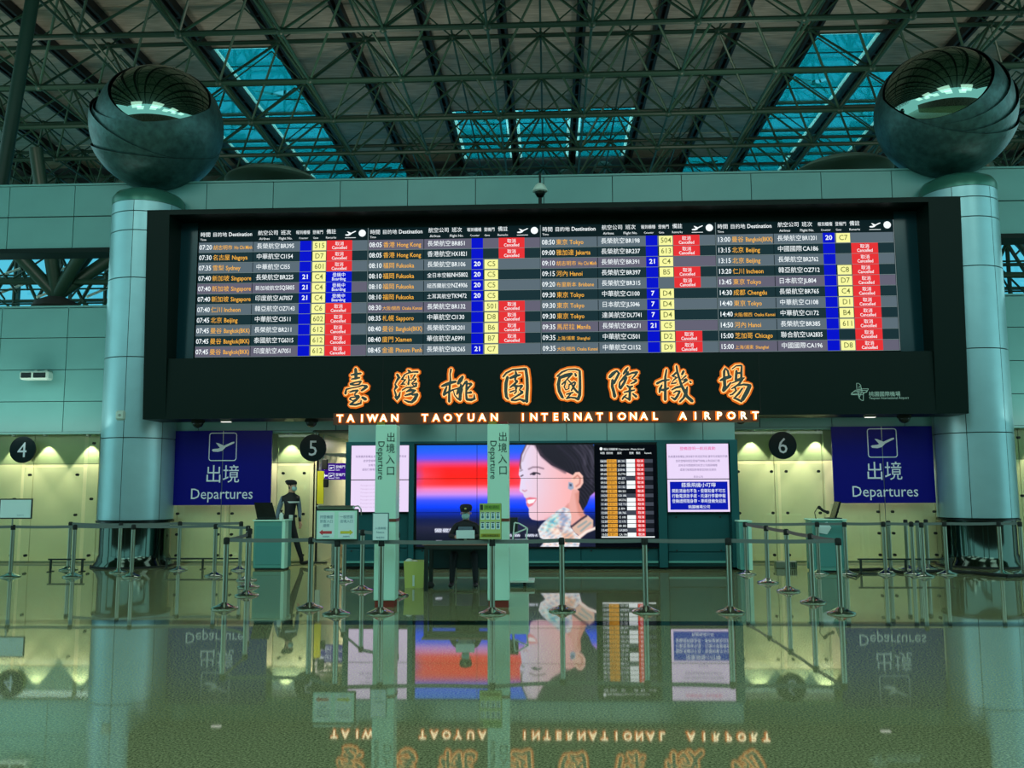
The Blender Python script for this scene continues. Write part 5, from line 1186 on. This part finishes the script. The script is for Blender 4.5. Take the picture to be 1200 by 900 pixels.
# ------------------------------------------------------------ people
def skin_figure(name, joints, edges, root, regions, parent, sub=2):
    """one continuous body grown over a skeleton; regions(center)->material"""
    me = bpy.data.meshes.new(name); keys = list(joints); idx = {k_: i for i, k_ in enumerate(keys)}
    me.from_pydata([joints[k_][0] for k_ in keys], [(idx[a], idx[b_]) for a, b_ in edges], [])
    o = bpy.data.objects.new(name, me); COL.objects.link(o)
    md = o.modifiers.new('skin', 'SKIN'); md.use_smooth_shade = True
    for k_ in keys:
        sv = me.skin_vertices[0].data[idx[k_]]; r = joints[k_][1]; sv.radius = r if isinstance(r, tuple) else (r, r); sv.use_root = (k_ == root)
    s2 = o.modifiers.new('sub', 'SUBSURF'); s2.levels = sub; s2.render_levels = sub
    bpy.context.view_layer.update(); dg = bpy.context.evaluated_depsgraph_get()
    m2 = bpy.data.meshes.new_from_object(o.evaluated_get(dg)); m2.name = name
    bpy.data.objects.remove(o); m2.materials.clear(); ms = []
    for p_ in m2.polygons:
        mm = regions(p_.center)
        if mm not in ms: ms.append(mm); m2.materials.append(mm)
        p_.material_index = ms.index(mm); p_.use_smooth = True
    o = bpy.data.objects.new(name, m2); COL.objects.link(o); o.parent = parent; o.location = -root_off(parent); return o
M_skin = mat('skin', (196, 150, 124), .5); M_navy = mat('uniform_navy', (12, 20, 26), .75); M_vest = mat('uniform_vest', (8, 14, 18), .7)
M_shirt = mat('shirt_grey_blue', (96, 118, 132), .7); M_hair = mat('hair_black', (10, 10, 12), .5); M_mask = mat('mask_pale', (150, 190, 186), .7); M_shoe = mat('shoe_black', (6, 8, 8), .3); M_silver = mat('reflective_strip', (190, 205, 200), .3)
def hand(J, E, w_, pre, dirn, side, curl):
    """palm and five fingers, dirn = pointing direction, side = thumb side"""
    d = Vector(dirn).normalized(); s = Vector(side).normalized(); n = d.cross(s).normalized(); w0 = Vector(w_)
    J[pre+'palm'] = (w0+d*.05, (.030, .016)); E.append((pre+'wr', pre+'palm'))
    for i, L in enumerate((.070, .080, .074, .058)):
        b_ = w0+d*.085+s*(.027-.018*i); J[pre+'f%da' % i] = (b_, .0095); m_ = b_+d*L*.5+n*curl*L*.25; J[pre+'f%db' % i] = (m_, .0085)
        J[pre+'f%dc' % i] = (m_+d*L*.35+n*curl*L*.55, .007); E += [(pre+'palm', pre+'f%da' % i), (pre+'f%da' % i, pre+'f%db' % i), (pre+'f%db' % i, pre+'f%dc' % i)]
    a = w0+d*.035+s*.032; J[pre+'ta'] = (a, .011); J[pre+'tb'] = (a+d*.03+s*.02+n*curl*.01, .0095); J[pre+'tc'] = (a+d*.055+s*.022+n*curl*.02, .008)
    E += [(pre+'palm', pre+'ta'), (pre+'ta', pre+'tb'), (pre+'tb', pre+'tc')]
# walking guard, striding to the right, body turned three quarters to the camera
gf = G(342, 663); GX, GY = gf.x-.06, gf.y; H = Vector((GX, GY, 0))
gd = thing('person', (GX, GY, 0), 'walking guard in dark uniform, beret and face mask beside the teal podium', 'person')
def P_(x, y, z): return H+Vector((x, y, z))
J = {}; E = []
J['pel'] = (P_(-.02, 0, .92), (.150, .110)); J['waist'] = (P_(-.01, 0, 1.06), (.145, .105)); J['chest'] = (P_(0, 0, 1.26), (.170, .120)); J['sh'] = (P_(.0, 0, 1.40), (.13, .085)); J['neck'] = (P_(.015, 0, 1.49), .055); J['jaw'] = (P_(.035, -.01, 1.565), (.070, .082)); J['skull'] = (P_(.03, 0, 1.655), (.086, .098)); J['crown'] = (P_(.02, 0, 1.71), (.06, .07))
E += [('pel', 'waist'), ('waist', 'chest'), ('chest', 'sh'), ('sh', 'neck'), ('neck', 'jaw'), ('jaw', 'skull'), ('skull', 'crown')]
# rear (planted) leg and front leg, stride along +x
J['hl'] = (P_(-.06, .06, .84), .095); J['kl'] = (P_(-.10, .07, .48), .062); J['al'] = (P_(-.17, .07, .10), .045); J['tl'] = (P_(-.03, .06, .04), (.042, .034)); J['hr'] = (P_(.04, -.06, .84), .095); J['kr'] = (P_(.17, -.07, .48), .064); J['ar'] = (P_(.29, -.08, .12), .046); J['tr'] = (P_(.45, -.08, .09), (.042, .032))
J['hl2'] = (P_(-.17, .07, .05), .042); J['hr2'] = (P_(.265, -.08, .05), .040)
E += [('pel', 'hl'), ('hl', 'kl'), ('kl', 'al'), ('al', 'hl2'), ('hl2', 'tl'), ('pel', 'hr'), ('hr', 'kr'), ('kr', 'ar'), ('ar', 'hr2'), ('hr2', 'tr')]
# arms
J['sl'] = (P_(-.15, -.05, 1.38), .062); J['el'] = (P_(-.23, -.07, 1.12), .047); J['lwr'] = (P_(-.24, -.12, .93), .030); J['sr'] = (P_(.14, .05, 1.38), .060); J['er'] = (P_(.17, .10, 1.12), .046); J['rwr'] = (P_(.20, .02, .90), .030)
E += [('sh', 'sl'), ('sl', 'el'), ('el', 'lwr'), ('sh', 'sr'), ('sr', 'er'), ('er', 'rwr')]
hand(J, E, J['lwr'][0], 'l', (.05, -.2, -1), (.6, -1, 0), .6); hand(J, E, J['rwr'][0], 'r', (.15, -.1, -1), (1, -.5, 0), .6)
def reg(c):
    x, y, z = c.x-GX, c.y-GY, c.z
    if z > 1.50: return M_hair if (z > 1.63 and (x < .02 or z > 1.69)) or (x < -.01 and z > 1.58) else M_skin
    if z < .105 and True: return M_shoe
    if x < -.155 and z > .90 or (x < -.13 and 1.1 < z < 1.3): return M_shirt
    if x > .135 and .93 < z < 1.40 and y > .02: return M_shirt
    if (x < -.20 and .7 < z <= .92) or (x > .16 and .68 < z < .90 and y > -.06): return M_skin
    return M_vest if z > .98 else M_navy
skin_figure('body', J, E, 'pel', reg, gd)
hc = P_(.03, -.005, 1.645)
MB().ball(hc+Vector((-.02, 0, .055)), .108, M_navy, 24, 12, (1.08, 1.0, .58)).ball(hc+Vector((-.065, -.03, .078)), .072, M_navy, 16, 10, (1.1, 1, .55)).lathe(hc+Vector((0, 0, .02)), [(.094, 0), (.098, .03), (.09, .05)], M_rubber, 24).build('beret', gd)
MB().ball(hc+Vector((.062, -.055, -.065)), .062, M_mask, 18, 12, (.9, .8, .85)).build('face_mask', gd)
q = MB()
for dx_, dy_ in ((.052, -.083), (.088, -.045)): q.ball(hc+Vector((dx_, dy_, .0)), .012, M_plate, 10, 6, (1, .6, .6)); q.ball(hc+Vector((dx_+.003, dy_-.006, .0)), .006, M_hair, 8, 6)
q.build('eye', gd); MB().ball(hc+Vector((-.035, -.088, -.01)), .022, M_skin, 10, 8, (.6, .4, 1)).build('ear', gd)
MB().tube(hc+Vector((.075, -.07, -.015)), hc+Vector((.09, -.09, -.04)), .012, M_skin, 8).build('nose', gd)
q = MB()
def ringz(z, rx, ry, hh_, m_, cx_=0.0):
    n = 28; vs = []
    for zz in (z-hh_/2, z+hh_/2):
        for i in range(n): a = 2*PI*i/n; vs.append(P_(cx_+rx*math.cos(a), ry*math.sin(a), zz))
    q.add(vs, [(i, (i+1) % n, (i+1) % n+n, i+n) for i in range(n)], m_, True)
ringz(1.30, .183, .137, .035, M_silver); q.build('reflective_band', gd)
MB().bbox(*[v for v in (GX+.02, GX+.10, GY-.165, GY-.125, .96, 1.04)], M_plate, .008).build('badge', gd)
MB().lathe(P_(-.015, 0, .985), [(.150, 0), (.156, .005), (.156, .045), (.150, .05)], M_rubber, 24).build('belt', gd)
MB().bbox(GX-.29, GX-.235, GY-.19, GY-.15, .78, .90, M_rubber, .008).build('radio', gd)

# seated guard behind the desk
SXc = W(546, 610, 14.85).x; SYc = 14.9; H2 = Vector((SXc, SYc, 0))
sg = thing('person', (SXc, SYc, 0), 'seated guard in dark cap and mask behind the desk', 'person')
def Q_(x, y, z): return H2+Vector((x, y, z))
J = {}; E = []
J['pel'] = (Q_(0, .05, .52), (.16, .12)); J['waist'] = (Q_(0, .04, .68), (.14, .11)); J['chest'] = (Q_(0, 0, .86), (.17, .11)); J['sh'] = (Q_(0, -.02, .98), (.13, .08)); J['neck'] = (Q_(0, -.03, 1.05), .05); J['jaw'] = (Q_(0, -.05, 1.11), (.066, .07)); J['skull'] = (Q_(0, -.04, 1.19), (.080, .09)); J['crown'] = (Q_(0, -.03, 1.24), (.06, .065))
E += [('pel', 'waist'), ('waist', 'chest'), ('chest', 'sh'), ('sh', 'neck'), ('neck', 'jaw'), ('jaw', 'skull'), ('skull', 'crown')]
for s, n_ in ((-1, 'l'), (1, 'r')):
    J['h'+n_] = (Q_(s*.10, 0, .50), .095); J['k'+n_] = (Q_(s*.17, -.40, .52), .066); J['a'+n_] = (Q_(s*.19, -.42, .11), .045); J['e'+n_+'h'] = (Q_(s*.19, -.41, .05), .042); J['t'+n_] = (Q_(s*.20, -.57, .04), (.042, .034))
    E += [('pel', 'h'+n_), ('h'+n_, 'k'+n_), ('k'+n_, 'a'+n_), ('a'+n_, 'e'+n_+'h'), ('e'+n_+'h', 't'+n_)]
    J['s'+n_] = (Q_(s*.17, -.02, .96), .058); J['el'+n_] = (Q_(s*.25, -.14, .80), .046); J[n_+'wr'] = (Q_(s*.12, -.40, .795), .030)
    E += [('sh', 's'+n_), ('s'+n_, 'el'+n_), ('el'+n_, n_+'wr')]; hand(J, E, J[n_+'wr'][0], n_, (-s*.5, -1, -.05), (-s, .3, 0), -.3*s)
def reg2(c):
    x, y, z = c.x-SXc, c.y-SYc, c.z
    if z > 1.06: return M_hair if (z > 1.2 or y > .0) else M_skin
    if z < .105: return M_shoe
    if y < -.385 and .70 < z < .87 and abs(x) < .15: return M_skin
    return M_vest if z > .6 else M_navy
skin_figure('body', J, E, 'pel', reg2, sg)
hc = Q_(0, -.045, 1.18)
MB().lathe(hc+Vector((0, 0, .03)), [(.094, -.005), (.098, .02), (.106, .06), (.09, .095), (.05, .11), (0, .112)], M_navy, 24).build('cap', sg)
q = MB(); q.prismx([(hc.y-.08, hc.z+.03), (hc.y-.16, hc.z+.015), (hc.y-.16, hc.z+.022), (hc.y-.08, hc.z+.045)], hc.x-.07, hc.x+.07, M_rubber); q.build('peak', sg)
MB().ball(hc+Vector((0, -.105, .065)), .018, mat('cap_badge', (200, 190, 120), .3, .6), 12, 8, (1, .4, 1)).build('badge', sg)
MB().ball(hc+Vector((0, -.06, -.06)), .068, M_mask, 18, 12, (1, .7, .8)).build('face_mask', sg)
q = MB()
for s in (-1, 1): q.ball(hc+Vector((s*.03, -.083, .0)), .012, M_plate, 10, 6, (1, .6, .6)); q.ball(hc+Vector((s*.03, -.090, .0)), .006, M_hair, 8, 6)
q.build('eye', sg)
for s in (-1, 1): MB().ball(hc+Vector((s*.083, .0, -.015)), .022, M_skin, 10, 8, (.4, .6, 1)).build('ear', sg)
MB().bbox(SXc-.12, SXc+.12, SYc-.145, SYc-.115, .83, .95, M_shirt, .01).build('chest_panel', sg)
ch = thing('chair', (SXc, SYc+.05, 0), 'dark office chair under the seated guard', 'chair')
MB().bbox(SXc-.22, SXc+.22, SYc-.2, SYc+.25, .38, .42, M_slate, .012).build('seat', ch); MB().bbox(SXc-.2, SXc+.2, SYc+.22, SYc+.26, .5, .88, M_slate, .012).build('backrest', ch)
for s in (-1, 1):
    for y_ in (-.17, .22): MB().tube((SXc+s*.19, SYc+y_, 0), (SXc+s*.19, SYc+y_, .38), .012, M_chrome, 8).build('leg', ch)
MB().tube((SXc-.19, SYc-.17, .12), (SXc+.19, SYc-.17, .12), .010, M_chrome, 8).build('stretcher', ch)
MB().box(SXc-.2, SXc-.17, SYc+.22, SYc+.25, .40, .52, M_slate).box(SXc+.17, SXc+.2, SYc+.22, SYc+.25, .40, .52, M_slate).build('back_post', ch)
